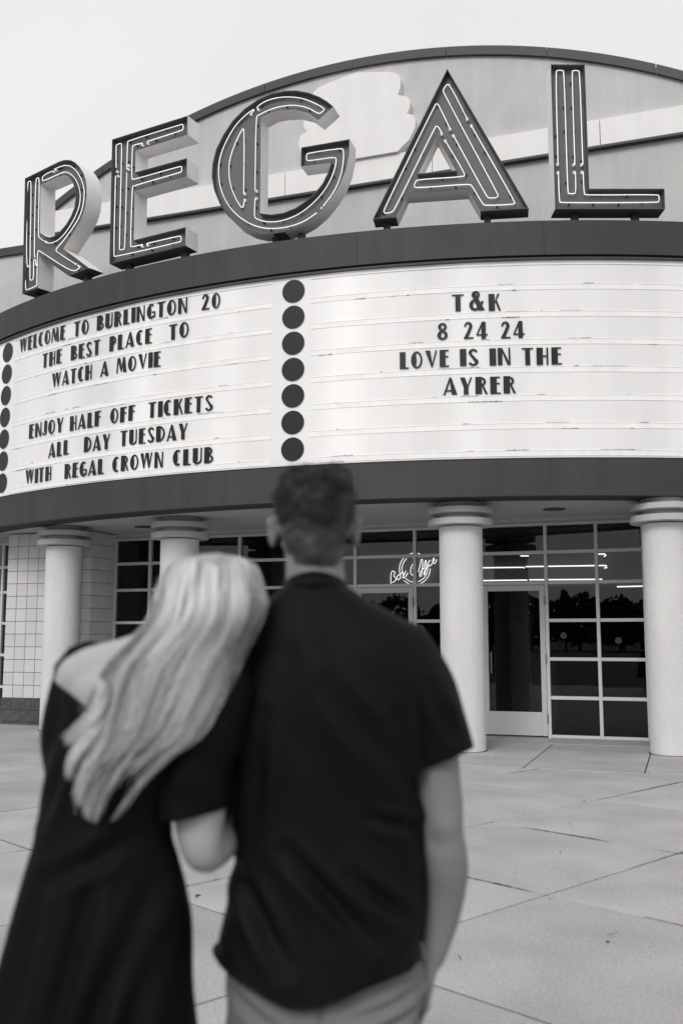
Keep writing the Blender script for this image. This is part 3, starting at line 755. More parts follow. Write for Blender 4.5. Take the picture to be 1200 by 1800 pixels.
# ------------------------------------------------------------------ marquee letters: thick left strokes, hairline rights
TK, TN = .285, .105
def arc(cx, cy, rx, ry, a0, a1, w, n=14):
    """stroke along an ellipse arc whose OUTER edge is the ellipse; w(t) = width"""
    P = []
    for i in range(n + 1):
        t = i / n; a = R(a0 + (a1 - a0) * t); ww = w(t) if callable(w) else w
        P.append(((cx + rx*math.cos(a), cy + ry*math.sin(a)), (cx + max(rx - ww, .01)*math.cos(a), cy + max(ry - min(ww, TN*1.15), .01)*math.sin(a))))
    return [(P[i][0], P[i+1][0], P[i+1][1], P[i][1]) for i in range(n)]
def q(*p): return [tuple(p)]
def rc(x0, x1, y0, y1): return [((x0, y0), (x1, y0), (x1, y1), (x0, y1))]
def fat(c): return lambda t: TN + (TK - TN) * max(0, math.cos((t - c) * math.pi * 1.0)) ** 1.3
def O(w):  # left thick, right hairline
    return arc(w/2, .5, w/2, .5, 90, 270, lambda t: TN*.9 + (TK - TN) * math.sin(math.pi*t)**.8) + arc(w/2, .5, w/2, .5, -90, 90, TN*.9)
GL_ = {
 'A': (.60, q((0,0),(.085,0),(.335,.93),(.27,1)) + q((.37,0),(.62,0),(.36,1),(.27,1)) + rc(.08,.42,.20,.28) + rc(-.03,.10,0,.035)),
 'B': (.50, rc(0,TK,0,1) + arc(.20,.75,.25,.25,-90,90,TN) + arc(.20,.27,.31,.275,-90,90,TN)),
 'C': (.48, arc(.29,.5,.29,.5,60,300,lambda t: TN + (TK-TN)*math.sin(math.pi*t)**.9, 18)),
 'D': (.55, rc(0,TK,0,1) + arc(.18,.5,.38,.5,-90,90,TN,18)),
 'E': (.44, rc(0,TK,0,1) + rc(TK,.44,.92,1) + rc(TK,.42,.56,.64) + rc(TK,.46,0,.08)),
 'F': (.44, rc(0,TK,0,1) + rc(TK,.45,.92,1) + rc(TK,.42,.56,.64)),
 'G': (.54, arc(.29,.5,.29,.5,55,318,lambda t: TN + (TK-TN)*math.sin(math.pi*t)**.9, 18) + rc(.32,.56,.40,.48) + rc(.48,.56,.10,.40)),
 'H': (.52, rc(0,TK,0,1) + rc(.44,.52,0,1) + rc(TK,.44,.47,.55)),
 'I': (.22, rc(0,TK,0,1)),
 'J': (.34, rc(.12,.34,.18,1) + arc(.14,.20,.20,.20,-180,0,TN)),
 'K': (.52, rc(0,TK,0,1) + q((TK,.44),(TK,.55),(.42,1),(.52,1)) + q((TK+.02,.56),(TK+.11,.60),(.56,0),(.46,0))),
 'L': (.42, rc(0,TK,0,1) + rc(TK,.44,0,.085)),
 'M': (.70, q((0,0),(.075,0),(.15,1),(.07,1)) + q((.08,1),(.26,1),(.40,.18),(.32,.10)) + q((.32,.10),(.38,.05),(.57,1),(.50,1)) + q((.46,1),(.60,1),(.72,0),(.50,0))),
 'N': (.55, rc(0,.20,0,1) + q((.12,1),(.20,1),(.55,.0),(.42,.0)) + rc(.475,.55,0,1)),
 'O': (.56, O(.56)), '0': (.50, O(.50)),
 'P': (.47, rc(0,TK,0,1) + arc(.18,.70,.29,.30,-90,90,TN)),
 'R': (.52, rc(0,TK,0,1) + arc(.18,.72,.29,.28,-90,90,TN) + q((TK,.46),(TK+.08,.50),(.55,0),(.44,0))),
 'S': (.44, arc(.23,.75,.21,.25,20,180,lambda t: TN + .05*t) + q((.02,.76),(.16,.72),(.44,.30),(.30,.22)) + q((.02,.76),(.18,.62),(.30,.22),(.25,.34)) + arc(.23,.25,.22,.25,-170,30,lambda t: TN + .06*t)),
 'T': (.50, rc(.14,.36,0,1) + rc(0,.14,.92,1) + rc(.36,.50,.92,1)),
 'U': (.52, rc(0,TK,.22,1) + rc(.445,.52,.22,1) + arc(.26,.24,.26,.24,180,360,lambda t: TK - (TK-TN)*min(1,t*1.6))),
 'V': (.56, q((0,1),(.24,1),(.36,.12),(.30,0)) + q((.30,0),(.36,.06),(.58,1),(.50,1))),
 'W': (.80, q((0,1),(.21,1),(.29,.12),(.22,0)) + q((.22,0),(.28,.06),(.42,1),(.35,1)) + q((.35,1),(.56,1),(.63,.12),(.56,0)) + q((.56,0),(.62,.06),(.80,1),(.72,1))),
 'Y': (.54, q((0,1),(.22,1),(.36,.46),(.17,.40)) + rc(.165,.375,0,.45) + q((.30,.44),(.365,.44),(.54,1),(.46,1))),
 '2': (.46, arc(.22,.74,.20,.26,-10,185,lambda t: .17 - .09*t) + q((.40,.72),(.26,.66),(0,.06),(.12,.06)) + rc(0,.46,0,.09) + q((.42,.70),(.26,.70),(.02,.06),(.20,.06))),
 '4': (.50, q((0,.28),(.08,.28),(.34,.96),(.27,1)) + rc(0,.54,.20,.28) + rc(.24,.45,0,1)),
 '8': (.46, arc(.24,.76,.20,.24,90,270,.14) + arc(.24,.76,.20,.24,-90,90,.12) + arc(.24,.27,.24,.28,90,270,.17) + arc(.24,.27,.24,.28,-90,90,.14)),
 '&': (.66, arc(.30,.80,.19,.20,-70,260,.12) + arc(.27,.29,.27,.29,50,345,.17) + q((.11,.80),(.30,.86),(.70,.02),(.44,.0)) + q((.42,.18),(.50,.08),(.66,.46),(.56,.50))),
}
GM = {}
def glyph(ch):
    if ch in GM: return GM[ch]
    bm = bmesh.new()
    for k, poly in enumerate(GL_[ch][1]):
        d = -.004 - .00012 * (k % 9)
        a = [bm.verts.new((x, d, z)) for x, z in poly]; b = [bm.verts.new((x, 0, z)) for x, z in poly]
        try:
            bm.faces.new(a)
            for i in range(4): bm.faces.new((a[i], a[(i+1)%4], b[(i+1)%4], b[i]))
        except ValueError: pass
    GM[ch] = tomesh(bm, 'letter'); return GM[ch]
words = [('WELCOME',-41.74,-36.24,5.992),('TO',-35.29,-33.81,5.985),('BURLINGTON',-33.0,-25.36,5.99),('20',-24.26,-22.92,5.985),
 ('THE',-38.71,-36.53,5.625),('BEST',-35.52,-32.64,5.622),('PLACE',-31.75,-28.1,5.63),('TO',-26.71,-25.2,5.63),
 ('WATCH',-37.49,-33.36,5.26),('A',-32.53,-31.79,5.266),('MOVIE',-31.05,-27.35,5.267),
 ('ENJOY',-40.01,-36.09,4.537),('HALF',-35.36,-32.36,4.526),('OFF',-31.47,-29.34,4.53),('TICKETS',-28.23,-23.33,4.532),
 ('ALL',-37.59,-35.41,4.167),('DAY',-33.87,-31.44,4.165),('TUESDAY',-30.53,-25.15,4.172),
 ('WITH',-40.22,-37.2,3.81),('REGAL',-35.74,-31.95,3.80),('CROWN',-31.16,-26.97,3.806),('CLUB',-26.2,-23.24,3.805),
 ('T',-8.28,-7.59,5.63),('&',-7.29,-6.44,5.628),('K',-6.16,-5.51,5.623),('8',-9.16,-8.58,5.26),('24',-7.62,-6.3,5.257),('24',-5.49,-4.18,5.25),
 ('LOVE',-11.37,-8.52,4.90),('IS',-7.87,-6.82,4.898),('IN',-6.17,-4.98,4.896),('THE',-4.32,-2.08,4.894),('AYRER',-8.85,-4.74,4.526)]
HL = .226
rng = random.Random(5)
for wd, a, b, z in words:
    par = PAN[1] if a < -18 else PAN[2]
    ws = [GL_[c][0] for c in wd]; tot = sum(ws); span = (R(b - a)) * RP
    gap = .14 if len(wd) > 1 else 0
    k = span / (HL * (tot + gap * (len(wd) - 1)))
    x = R(a) * RP
    for c, w_ in zip(wd, ws):
        hs_ = HL * (1.18 if c == '&' else 1)
        ang = (x + w_ * HL * k / 2) / RP
        o = link('letter', glyph(c), M['sign_letter'], par)
        o.rotation_euler = (0, rng.uniform(-.012, .012), ang)
        p = Vector(pl(math.degrees(ang), RP + .012, z + rng.uniform(-.004, .004)))
        d = Vector((math.cos(ang), math.sin(ang), 0)) * (-w_ * HL * k / 2)
        o.location = p + d; o.scale = (HL * k, 1, hs_)
        x += (w_ + gap) * HL * k
# recessed lights in the soffit
for x, y, lb in ((2.93, 13.35, 'round recessed ceiling light under the marquee right of the round column'), (-3.16, 15.52, 'round recessed ceiling light under the marquee above the couple at left')):
    e = empty('soffit_light', (x, y, 3.203)); tag(e, lb, 'ceiling light', 'recessed lights in the marquee soffit')
    bm = bmesh.new(); lathe(bm, [(.135, -.012), (.15, -.012), (.15, -.0005), (.135, -.0005)], 28); mk('trim_ring', bm, M['cap'], e)
    bm = bmesh.new(); lathe(bm, [(.133, -.008), (.133, -.0005)], 24); mk('lens', bm, M['interior'], e)
# ================================================================== PEOPLE
def ell(bm, c, r, rot=(0, 0, 0), seg=20):
    m = Matrix.Translation(c) @ Matrix.Rotation(rot[2], 4, 'Z') @ Matrix.Rotation(rot[1], 4, 'Y') @ Matrix.Rotation(rot[0], 4, 'X') @ Matrix.Diagonal((r[0], r[1], r[2], 1))
    bmesh.ops.create_uvsphere(bm, u_segments=seg, v_segments=seg // 2 + 2, radius=1, matrix=m)
def limb(bm, pts, rad, n=14):
    """tapered limb through the given points, resampled smoothly, rounded ends"""
    P = [Vector(p) for p in pts]; out = []; rr = []
    for i in range(len(P) - 1):
        a = P[max(i-1, 0)]; b = P[i]; c = P[i+1]; d = P[min(i+2, len(P)-1)]
        for k in range(6):
            t = k / 6
            out.append(.5 * ((2*b) + (c-a)*t + (2*a-5*b+4*c-d)*t*t + (3*b-a-3*c+d)*t**3)); rr.append(rad[i] + (rad[i+1]-rad[i]) * t)
    out.append(P[-1]); rr.append(rad[-1])
    tube(bm, out, 1, n, taper=rr)
    ell(bm, out[0], (rr[0],)*3, seg=14); ell(bm, out[-1], (rr[-1],)*3, seg=14)
def loft(bm, secs, n=36, pw=2.3):
    """stack of superellipse sections (z, cx, cy, rx, ry)"""
    S = []
    for i in range(len(secs) - 1):
        a, b = secs[i], secs[i+1]; m = 4
        for k in range(m): S.append(tuple(a[j] + (b[j]-a[j]) * k / m for j in range(5)))
    S.append(secs[-1])
    for _ in range(3):
        S = [S[0]] + [tuple((S[i-1][j] + 2*S[i][j] + S[i+1][j]) / 4 for j in range(5)) for i in range(1, len(S)-1)] + [S[-1]]
    rings = []
    for z, cx, cy, rx, ry in S:
        ring = []
        for k in range(n):
            t = 2*math.pi*k/n; c, s = math.cos(t), math.sin(t)
            ring.append(bm.verts.new((cx + rx*math.copysign(abs(c)**(2/pw), c), cy + ry*math.copysign(abs(s)**(2/pw), s), z)))
        rings.append(ring)
    for a, b in zip(rings, rings[1:]):
        for i in range(n): bm.faces.new((a[i], a[(i+1)%n], b[(i+1)%n], b[i]))
    bm.faces.new(rings[0][::-1]); bm.faces.new(rings[-1])
def skinned(name, bm, voxel, it=6, fac=.5, fn=None):
    bmesh.ops.recalc_face_normals(bm, faces=bm.faces)
    me = bpy.data.meshes.new('tmp'); bm.to_mesh(me); bm.free()
    o = bpy.data.objects.new('tmp', me); COL.objects.link(o)
    r = o.modifiers.new('r', 'REMESH'); r.mode = 'VOXEL'; r.voxel_size = voxel; r.adaptivity = 0
    s = o.modifiers.new('s', 'SMOOTH'); s.iterations = it; s.factor = fac
    dg = bpy.context.evaluated_depsgraph_get()
    out = bpy.data.meshes.new_from_object(o.evaluated_get(dg)); out.name = name
    bpy.data.objects.remove(o); bpy.data.meshes.remove(me)
    if fn:
        vn = [(v.co.copy(), v.normal.copy()) for v in out.vertices]
        out.vertices.foreach_set('co', [x for c, n in vn for x in fn(c, n)]); out.update()
    for p in out.polygons: p.use_smooth = True
    out.materials.clear()
    return out
def hand(bm, wrist, dirv, side, curl=.5, pn=None):
    """palm and five separate bent fingers; dirv = direction of the hand, side = thumb direction"""
    w = Vector(wrist); d = Vector(dirv).normalized(); s = Vector(side); s = (s - d * s.dot(d)).normalized(); n = d.cross(s)
    if pn and n.dot(Vector(pn)) < 0: n = -n
    for k in range(5):
        c = w + d * (.02 + .016 * k)
        for o_ in (-.024, -.008, .008, .024): ell(bm, c + s * o_ * (.8 + .06*k), (.013,)*3, seg=8)
    lens = (.072, .080, .076, .060)
    for f, L_ in enumerate(lens):
        base = w + d * .088 + s * (.027 - .018 * f); p = [base - d * .02, base]; ang = 0; cur = base
        for k in range(3):
            ang += curl * (.5, .6, .5)[k]
            cur = cur + (d * math.cos(ang) + n * math.sin(ang)) * L_ * (.45, .30, .25)[k]; p.append(cur)
        limb(bm, p, [.0095, .009, .0082, .0076, .0066], 8)
    b = w + d * .03 + s * .026
    limb(bm, [b, b + (d*.7 + s*.7) * .03, b + (d*.8 + s*.6) * .055 + n*.008, b + (d + s*.35) * .068 + n*.022], [.014, .012, .0098, .008], 8)
def head(bm, c, rx, ry, rz, yaw=0, roll=0, pitch_=0):
    Mx = Matrix.Translation(c) @ Matrix.Rotation(yaw, 4, 'Z') @ Matrix.Rotation(roll, 4, 'Y') @ Matrix.Rotation(pitch_, 4, 'X')
    def E(p, r, rot=0, seg=16):
        m = Mx @ Matrix.Translation(p) @ Matrix.Rotation(rot, 4, 'X') @ Matrix.Diagonal((*r, 1))
        bmesh.ops.create_uvsphere(bm, u_segments=seg, v_segments=seg // 2 + 2, radius=1, matrix=m)
    E((0, -.005, .02), (rx, ry, rz * .82), seg=24)                      # skull
    E((0, .030, -.045), (rx * .80, ry * .66, rz * .62), seg=20)         # face and jaw
    E((0, .062, -.098), (.026, .022, .018))                             # chin
    E((0, ry * .98, -.018), (.013, .020, .026), .3)                     # nose
    E((0, ry * .99 + .006, -.034), (.015, .013, .010))
    E((0, ry * .80, .018), (.050, .020, .012))                          # brow
    for s in (-1, 1):
        E((s * .031, ry * .80, -.004), (.014, .014, .010))              # eyes
        E((s * .038, .060, -.035), (.026, .024, .022))                  # cheeks
        E((s * (rx + .010), -.004, -.012), (.011, .021, .034), -.2)     # ears
        E((s * (rx + .015), -.010, .006), (.009, .019, .016))
    E((0, ry * .88, -.066), (.024, .012, .007)); E((0, ry * .87, -.077), (.021, .012, .007))   # lips
    return Mx

# ---------------------------------------------------------------- the man
MX, MY = -.035, 1.97
bm = bmesh.new()
HM = head(bm, (-.056, 1.985, 1.674), .074, .094, .112, yaw=.12, roll=0, pitch_=.10)
limb(bm, [(-.045, 1.965, 1.47), (-.052, 1.968, 1.55), (-.055, 1.978, 1.63)], [.068, .061, .058], 18)
limb(bm, [(-.13, 1.97, 1.455), (-.045, 1.965, 1.50), (.045, 1.97, 1.455)], [.045, .055, .045])
loft(bm, [(1.49, -.042, 1.97, .06, .06), (1.45, -.04, 1.97, .15, .085), (1.40, -.036, 1.97, .185, .10), (1.30, -.034, 1.97, .182, .105), (1.15, -.03, 1.97, .160, .10), (1.05, -.03, 1.97, .155, .10), (.95, -.033, 1.97, .165, .105), (.82, -.036, 1.97, .165, .105)])
# right arm, hand pushed into the trouser pocket
limb(bm, [(.120, 1.97, 1.395), (.175, 1.965, 1.25), (.196, 1.955, 1.075), (.203, 1.965, 1.01), (.200, 1.985, .94), (.176, 1.99, .835)], [.055, .051, .041, .044, .040, .026])
hand(bm, (.176, 1.992, .832), (-.20, .12, -1), (0, 1, 0), .3, (-1, 0, 0))
# left arm bent forward beside the woman
limb(bm, [(-.205, 1.97, 1.405), (-.245, 1.985, 1.25), (-.255, 2.0, 1.08), (-.21, 2.10, 1.04), (-.15, 2.21, 1.05)], [.060, .051, .043, .040, .028])
hand(bm, (-.148, 2.214, 1.052), (.75, .65, .05), (0, .2, 1), .6)
for sx in (-1, 1):
    limb(bm, [(MX + sx*.085, 1.97, .85), (MX + sx*.095, 1.98, .50), (MX + sx*.105, 1.965, .10)], [.082, .056, .040])
    ell(bm, (MX + sx*.11, 2.02, .05), (.038, .12, .035))
def elbow_fn(co, n):
    d = (co - Vector((.176, 1.916, 1.060))).length
    return co - n * .007 * math.exp(-(d / .018) ** 2) + n * .005 * math.exp(-((co - Vector((.205, 1.915, 1.090))).length / .02) ** 2) + n * noise.noise(co * 16) * .0022 * (1 if co.z < 1.3 else 0)
body = skinned('person', bm, .0065, 4, .5, elbow_fn)
man = link('person', body, M['skin_man'])
tag(man, 'man seen from behind in a black short-sleeved shirt, one hand in his trouser pocket', 'person')

def shirt_fn(co, n):
    hem = (.800 + .62 * abs(co.x + .09) ** 1.6 if co.x > -.09 else .800 + 1.9 * (-.09 - co.x) ** 1.7) + .006 * math.sin(co.x * 31)
    f = noise.noise(Vector((co.x * 7 + co.z * 3, co.y * 5, co.z * 2.6))) * .014 + noise.noise(Vector((co.x * 15 + co.z * 9, co.y * 9, co.z * 5 - co.x * 6))) * .0065
    for x0, z0, x1, z1, w_, a_ in ((-.10, 1.06, .06, .90, .013, -.013), (.02, 1.02, .13, .93, .011, -.010), (-.20, 1.02, -.10, .86, .014, -.011), (.10, 1.30, .15, 1.05, .013, -.010), (-.02, 1.36, .10, 1.20, .018, -.008), (-.15, 1.30, -.17, 1.06, .016, -.010), (.17, 1.36, .21, 1.26, .010, -.009), (.05, 1.12, .15, 1.09, .010, -.008)):
        dx, dz = x1 - x0, z1 - z0; L2 = dx*dx + dz*dz; t = max(0, min(1, ((co.x-x0)*dx + (co.z-z0)*dz) / L2))
        d = math.hypot(co.x - x0 - t*dx, co.z - z0 - t*dz); e = math.sin(math.pi * (.08 + .84 * t))
        f += a_ * e * math.exp(-(d / w_) ** 2) - a_ * .8 * e * math.exp(-((d - 2.1*w_) / w_) ** 2)
    k = 1 if co.z < 1.42 else max(0, (1.50 - co.z) / .08)
    co = co + n * f * k * 1.1
    if co.z < hem: co.z = hem + .3 * (co.z - hem) * .2
    return co
bm = bmesh.new()
loft(bm, [(1.553, -.053, 1.971, .066, .070), (1.543, -.051, 1.970, .074, .077), (1.528, -.048, 1.970, .094, .086), (1.500, -.038, 1.970, .136, .096), (1.472, -.032, 1.970, .176, .106), (1.438, -.034, 1.970, .200, .116), (1.38, -.036, 1.968, .208, .128), (1.30, -.034, 1.966, .203, .132), (1.18, -.026, 1.966, .188, .125), (1.06, -.023, 1.966, .181, .120), (.95, -.033, 1.966, .188, .130), (.86, -.042, 1.966, .194, .140), (.74, -.042, 1.966, .198, .144)], 44, 2.5)
limb(bm, [(.118, 1.97, 1.405), (.168, 1.967, 1.33), (.195, 1.962, 1.228)], [.078, .076, .070])
limb(bm, [(.165, 1.967, 1.30), (.203, 1.960, 1.212)], [.066, .068])
limb(bm, [(-.175, 1.97, 1.405), (-.235, 1.98, 1.30), (-.258, 1.995, 1.20)], [.078, .074, .070])
def shirt2(co, n):
    # cut the sleeves square to the arm
    c = shirt_fn(co, n)
    for p0, ax in ((Vector((.199, 1.961, 1.214)), Vector((.36, -.05, -.93))), (Vector((-.258, 1.995, 1.20)), Vector((-.18, .12, -.97)))):
        if (c - p0).length < .11 and (abs(c.x + .03) > .165):
            d = (c - p0).dot(ax)
            if d > 0: c = c - ax * d * .96
    return c
link('shirt', skinned('shirt', bm, .007, 5, .5, shirt2), M['shirt'], man)
# collar band
bm = bmesh.new()
n = 40; pr = []
for k in range(n):
    t = 2*math.pi*k/n; tilt = -.010 * math.sin(t) - .016 * math.cos(t) ** 2
    pr.append([bm.verts.new((-.053 + r_*math.cos(t), 1.971 + r_*1.02*math.sin(t), z + tilt)) for r_, z in ((.0660, 1.530), (.0625, 1.566), (.0665, 1.568), (.0770, 1.530))])
for a, b in zip(pr, pr[1:] + pr[:1]):
    for i in range(4): bm.faces.new((a[i], a[(i+1)%4], b[(i+1)%4], b[i]))
mk('collar', bm, M['shirt'], man, smooth=True)

def trouser_fn(co, n):
    f = noise.noise(Vector((co.x * 5 - co.z * 4, co.y * 4, co.z * 9 + co.x * 5))) * .012 + noise.noise(Vector((co.x * 10, co.y * 9, co.z * 26 + co.x * 12))) * .0075
    for x0, z0, x1, z1, w_, a_ in ((.15, .80, .02, .765, .008, -.010), (.15, .775, .00, .73, .008, -.010), (.14, .745, .03, .70, .008, -.009), (-.04, .84, -.035, .68, .006, -.009), (-.20, .80, -.10, .74, .009, -.009)):
        dx, dz = x1 - x0, z1 - z0; L2 = dx*dx + dz*dz; t = max(0, min(1, ((co.x-x0)*dx + (co.z-z0)*dz) / L2))
        d = math.hypot(co.x - x0 - t*dx, co.z - z0 - t*dz); e = math.sin(math.pi * (.08 + .84 * t))
        f += a_ * e * math.exp(-(d / w_) ** 2) - a_ * .8 * e * math.exp(-((d - 2.1*w_) / w_) ** 2)
    return co + n * f
bm = bmesh.new()
loft(bm, [(1.00, -.03, 1.968, .150, .10), (.93, -.034, 1.966, .165, .112), (.85, -.036, 1.966, .172, .112), (.78, -.038, 1.966, .180, .116), (.72, -.038, 1.962, .186, .122), (.68, -.038, 1.97, .170, .11)], 40, 2.5)
for sx in (-1, 1):
    limb(bm, [(MX + sx*.088, 1.965, .80), (MX + sx*.094, 1.975, .50), (MX + sx*.102, 1.965, .28), (MX + sx*.105, 1.96, .07)], [.100, .078, .067, .066])
ell(bm, (.128, 1.985, .80), (.034, .055, .06)); 
link('trousers', skinned('trousers', bm, .0075, 4, .5, trouser_fn), M['trousers'], man)
# pocket welt and centre seam
bm = bmesh.new(); tube(bm, [(.150, 1.945, .872), (.158, 1.965, .84), (.158, 1.99, .80)], .006, 6); mk('pocket_edge', bm, M['trousers'], man)
for sx in (-1, 1):
    bm = bmesh.new(); ell(bm, (MX + sx*.11, 2.025, .05), (.048, .135, .05)); ell(bm, (MX + sx*.107, 1.95, .06), (.044, .055, .055))
    box(bm, MX + sx*.11 - .045, MX + sx*.11 + .045, 1.90, 2.14, .010, .03)
    link('shoe', skinned('shoe', bm, .008, 2, .5, lambda c, n: Vector((c.x, c.y, max(c.z, .009)))), M['shoe'], man)
# short hair: a cap that follows the skull, plus many short strands
def strand_mesh(name, strands):
    """strands: list of (points, r0, tone); three-sided tapering hairs"""
    V = []; F = []; TT = []
    for pts, r, tone in strands:
        b0 = len(V); n = len(pts)
        for i, p in enumerate(pts):
            t = (pts[min(i+1, n-1)] - pts[max(i-1, 0)]); t = t.normalized() if t.length > 1e-9 else Vector((0, 0, 1))
            u = t.cross(Vector((.3, 1, .2))).normalized(); w = t.cross(u)
            rr = r * (1 - .75 * (i / (n - 1)) ** 3)
            tv = max(0, min(.75, hair_tone(tone[0], i / (n - 1), 0) + tone[1])) if isinstance(tone, tuple) else tone
            for k in range(3):
                a = 2.094 * k; V.append(p + (u * math.cos(a) + w * math.sin(a)) * rr); TT.append(tv)
        for i in range(n - 1):
            for k in range(3):
                a = b0 + i*3 + k; b = b0 + i*3 + (k+1) % 3; F.append((a, b, b + 3, a + 3))
    me = bpy.data.meshes.new(name); me.from_pydata([tuple(v) for v in V], [], F)
    at_ = me.attributes.new('tone', 'FLOAT', 'POINT'); at_.data.foreach_set('value', TT)
    for p in me.polygons: p.use_smooth = True
    return me
def tone_attr(me, fn):
    at_ = me.attributes.new('tone', 'FLOAT', 'POINT'); at_.data.foreach_set('value', [fn(v.co) for v in me.vertices])
    return me
bm = bmesh.new()
def HE(c, r, seg=24):
    m = HM @ Matrix.Translation(c) @ Matrix.Diagonal((*r, 1)); bmesh.ops.create_uvsphere(bm, u_segments=seg, v_segments=14, radius=1, matrix=m)
HE((0, -.010, .032), (.0780, .097, .086)); HE((.004, .010, .054), (.071, .088, .062)); HE((.028, -.02, .085), (.040, .06, .034)); HE((-.030, .0, .082), (.038, .05, .030)); HE((0, -.030, -.022), (.066, .074, .078)); HE((0, -.034, -.062), (.052, .050, .046))
hi = HM.inverted()
def cap_fn(co, n):
    l = hi @ co
    f = noise.noise(co * 26) * .008 + noise.noise(co * 70) * .004
    return co + n * (f + (.003 if l.z > .05 else 0))
cap = skinned('hair', bm, .006, 5, .5, cap_fn)
# trim the cap at the face and the nape
bm = bmesh.new(); bm.from_mesh(cap)
kill = [v for v in bm.verts if (lambda l: l.y > .040 + max(0, l.z - .03) * 1.3 or l.z < -.098 + abs(l.x) * .55 + max(0, l.y + .04) * .9 or (abs(l.x) > .062 and l.z < -.03 and l.y > -.03))(hi @ v.co)]
bmesh.ops.delete(bm, geom=kill, context='VERTS'); bm.to_mesh(cap); 
def fade_tone(c):
    l = hi @ c
    return max(.0, min(.9, .05 + .26 * noise.noise(c * 24) + max(0, (.018 - l.z) / .09) ** 1.3 * (.22 + 6 * abs(l.x))))
rng = random.Random(4); ST = []
vl = [(v.co.copy(), v.normal.copy()) for v in bm.verts]; bm.free()
for k in range(9000):
    c, nn = rng.choice(vl); l = hi @ c
    fade = max(.25, min(1, (l.z + .085) / .10))
    L_ = (.011 if l.z > .045 else .008) * rng.uniform(.5, 1.2) * fade
    g = Vector((rng.uniform(-.3, .3), rng.uniform(-.3, .1), .15 if l.z > .05 else -.9))
    d = (nn * .75 + g * .55).normalized()
    p = [c - nn * .002, c + d * L_ * .5, c + (d + Vector((0, 0, -.15))).normalized() * L_]
    ST.append((p, .00055, max(0, fade_tone(c) + rng.uniform(-.08, .10))))
tone_attr(cap, fade_tone)
hr = link('hair', cap, M['hair_dark'], man)
link('hair_strand', strand_mesh('hair_strand', ST), M['hair_dark'], hr); 
for o in list(hr.children): o['kind'] = 'stuff'

# ---------------------------------------------------------------- the woman
bm = bmesh.new()
WM = head(bm, (-.256, 1.885, 1.492), .070, .088, .106, yaw=-.15, roll=.30, pitch_=.08)
limb(bm, [(-.335, 1.87, 1.33), (-.315, 1.872, 1.395), (-.275, 1.885, 1.46)], [.062, .050, .049], 16)
limb(bm, [(-.475, 1.87, 1.385), (-.40, 1.868, 1.402), (-.325, 1.868, 1.415), (-.27, 1.868, 1.385), (-.225, 1.865, 1.36)], [.046, .050, .055, .050, .046])
loft(bm, [(1.40, -.365, 1.87, .10, .055), (1.37, -.370, 1.87, .150, .078), (1.30, -.378, 1.87, .138, .082), (1.22, -.392, 1.87, .118, .076), (1.13, -.43, 1.87, .092, .064), (1.05, -.434, 1.87, .100, .070), (.95, -.436, 1.87, .120, .085), (.85, -.440, 1.87, .125, .09)])
limb(bm, [(-.495, 1.87, 1.375), (-.515, 1.885, 1.27), (-.512, 1.93, 1.13), (-.44, 2.03, 1.10), (-.345, 2.09, 1.115)], [.047, .041, .036, .033, .024])
hand(bm, (-.342, 2.092, 1.115), (.95, .15, 0), (0, .3, 1), .7, (0, -1, 0))
limb(bm, [(-.225, 1.862, 1.355), (-.252, 1.855, 1.22), (-.262, 1.853, 1.12), (-.252, 1.862, 1.055), (-.225, 1.95, 1.065), (-.195, 2.04, 1.10)], [.052, .052, .047, .036, .036, .025])
hand(bm, (-.194, 2.044, 1.101), (.2, .95, .1), (.9, 0, .3), .7, (0, 0, -1))
for sx in (-1, 1):
    limb(bm, [(-.436 + sx*.075, 1.87, .85), (-.44 + sx*.07, 1.885, .48), (-.44 + sx*.07, 1.87, .09)], [.078, .048, .032])
    ell(bm, (-.44 + sx*.07, 1.92, .045), (.032, .105, .03))
wb = skinned('person', bm, .0065, 4, .5, lambda c, n: c + n * noise.noise(c * 15) * .002)
woman = link('person', wb, M['skin'])
tag(woman, 'woman with long straight blonde hair and black dress leaning her head on the man', 'person')
def dress_fn(co, n):
    f = noise.noise(Vector((co.x * 9, co.y * 7, co.z * 2.0))) * .006 * (1 + max(0, 1.0 - co.z) * 2.5) + noise.noise(Vector((co.x * 18, co.y * 14, co.z * 12))) * .003
    for x0, z0, x1, z1, w_, a_ in ((-.36, 1.10, -.52, 1.02, .014, -.008), (-.33, 1.02, -.46, .70, .016, -.011), (-.42, 1.08, -.50, .72, .015, -.010), (-.53, 1.02, -.58, .74, .016, -.011), (-.50, 1.24, -.54, 1.12, .012, -.008), (-.34, .92, -.38, .62, .017, -.011)):
        dx, dz = x1 - x0, z1 - z0; L2 = dx*dx + dz*dz; t = max(0, min(1, ((co.x-x0)*dx + (co.z-z0)*dz) / L2))
        d = math.hypot(co.x - x0 - t*dx, co.z - z0 - t*dz); e = math.sin(math.pi * (.08 + .84 * t))
        f += a_ * e * math.exp(-(d / w_) ** 2) - a_ * .8 * e * math.exp(-((d - 2.1*w_) / w_) ** 2)
    co = co + n * f
    x = co.x
    if x < -.38: top = 1.285 + max(0, -.40 - x) * .62
    else: top = 1.285 + max(0, x + .36) * .85
    if co.z > top: co.z = top + (co.z - top) * .02
    return co
bm = bmesh.new()
loft(bm, [(1.40, -.372, 1.87, .165, .085), (1.34, -.375, 1.87, .162, .096), (1.27, -.385, 1.87, .150, .100), (1.20, -.408, 1.87, .136, .098), (1.13, -.438, 1.87, .122, .090), (1.08, -.441, 1.87, .124, .094), (1.02, -.438, 1.87, .140, .105), (.95, -.436, 1.87, .158, .120), (.86, -.444, 1.87, .168, .130), (.76, -.452, 1.87, .184, .145), (.60, -.455, 1.87, .215, .18), (.38, -.455, 1.87, .255, .225)], 48, 2.1)
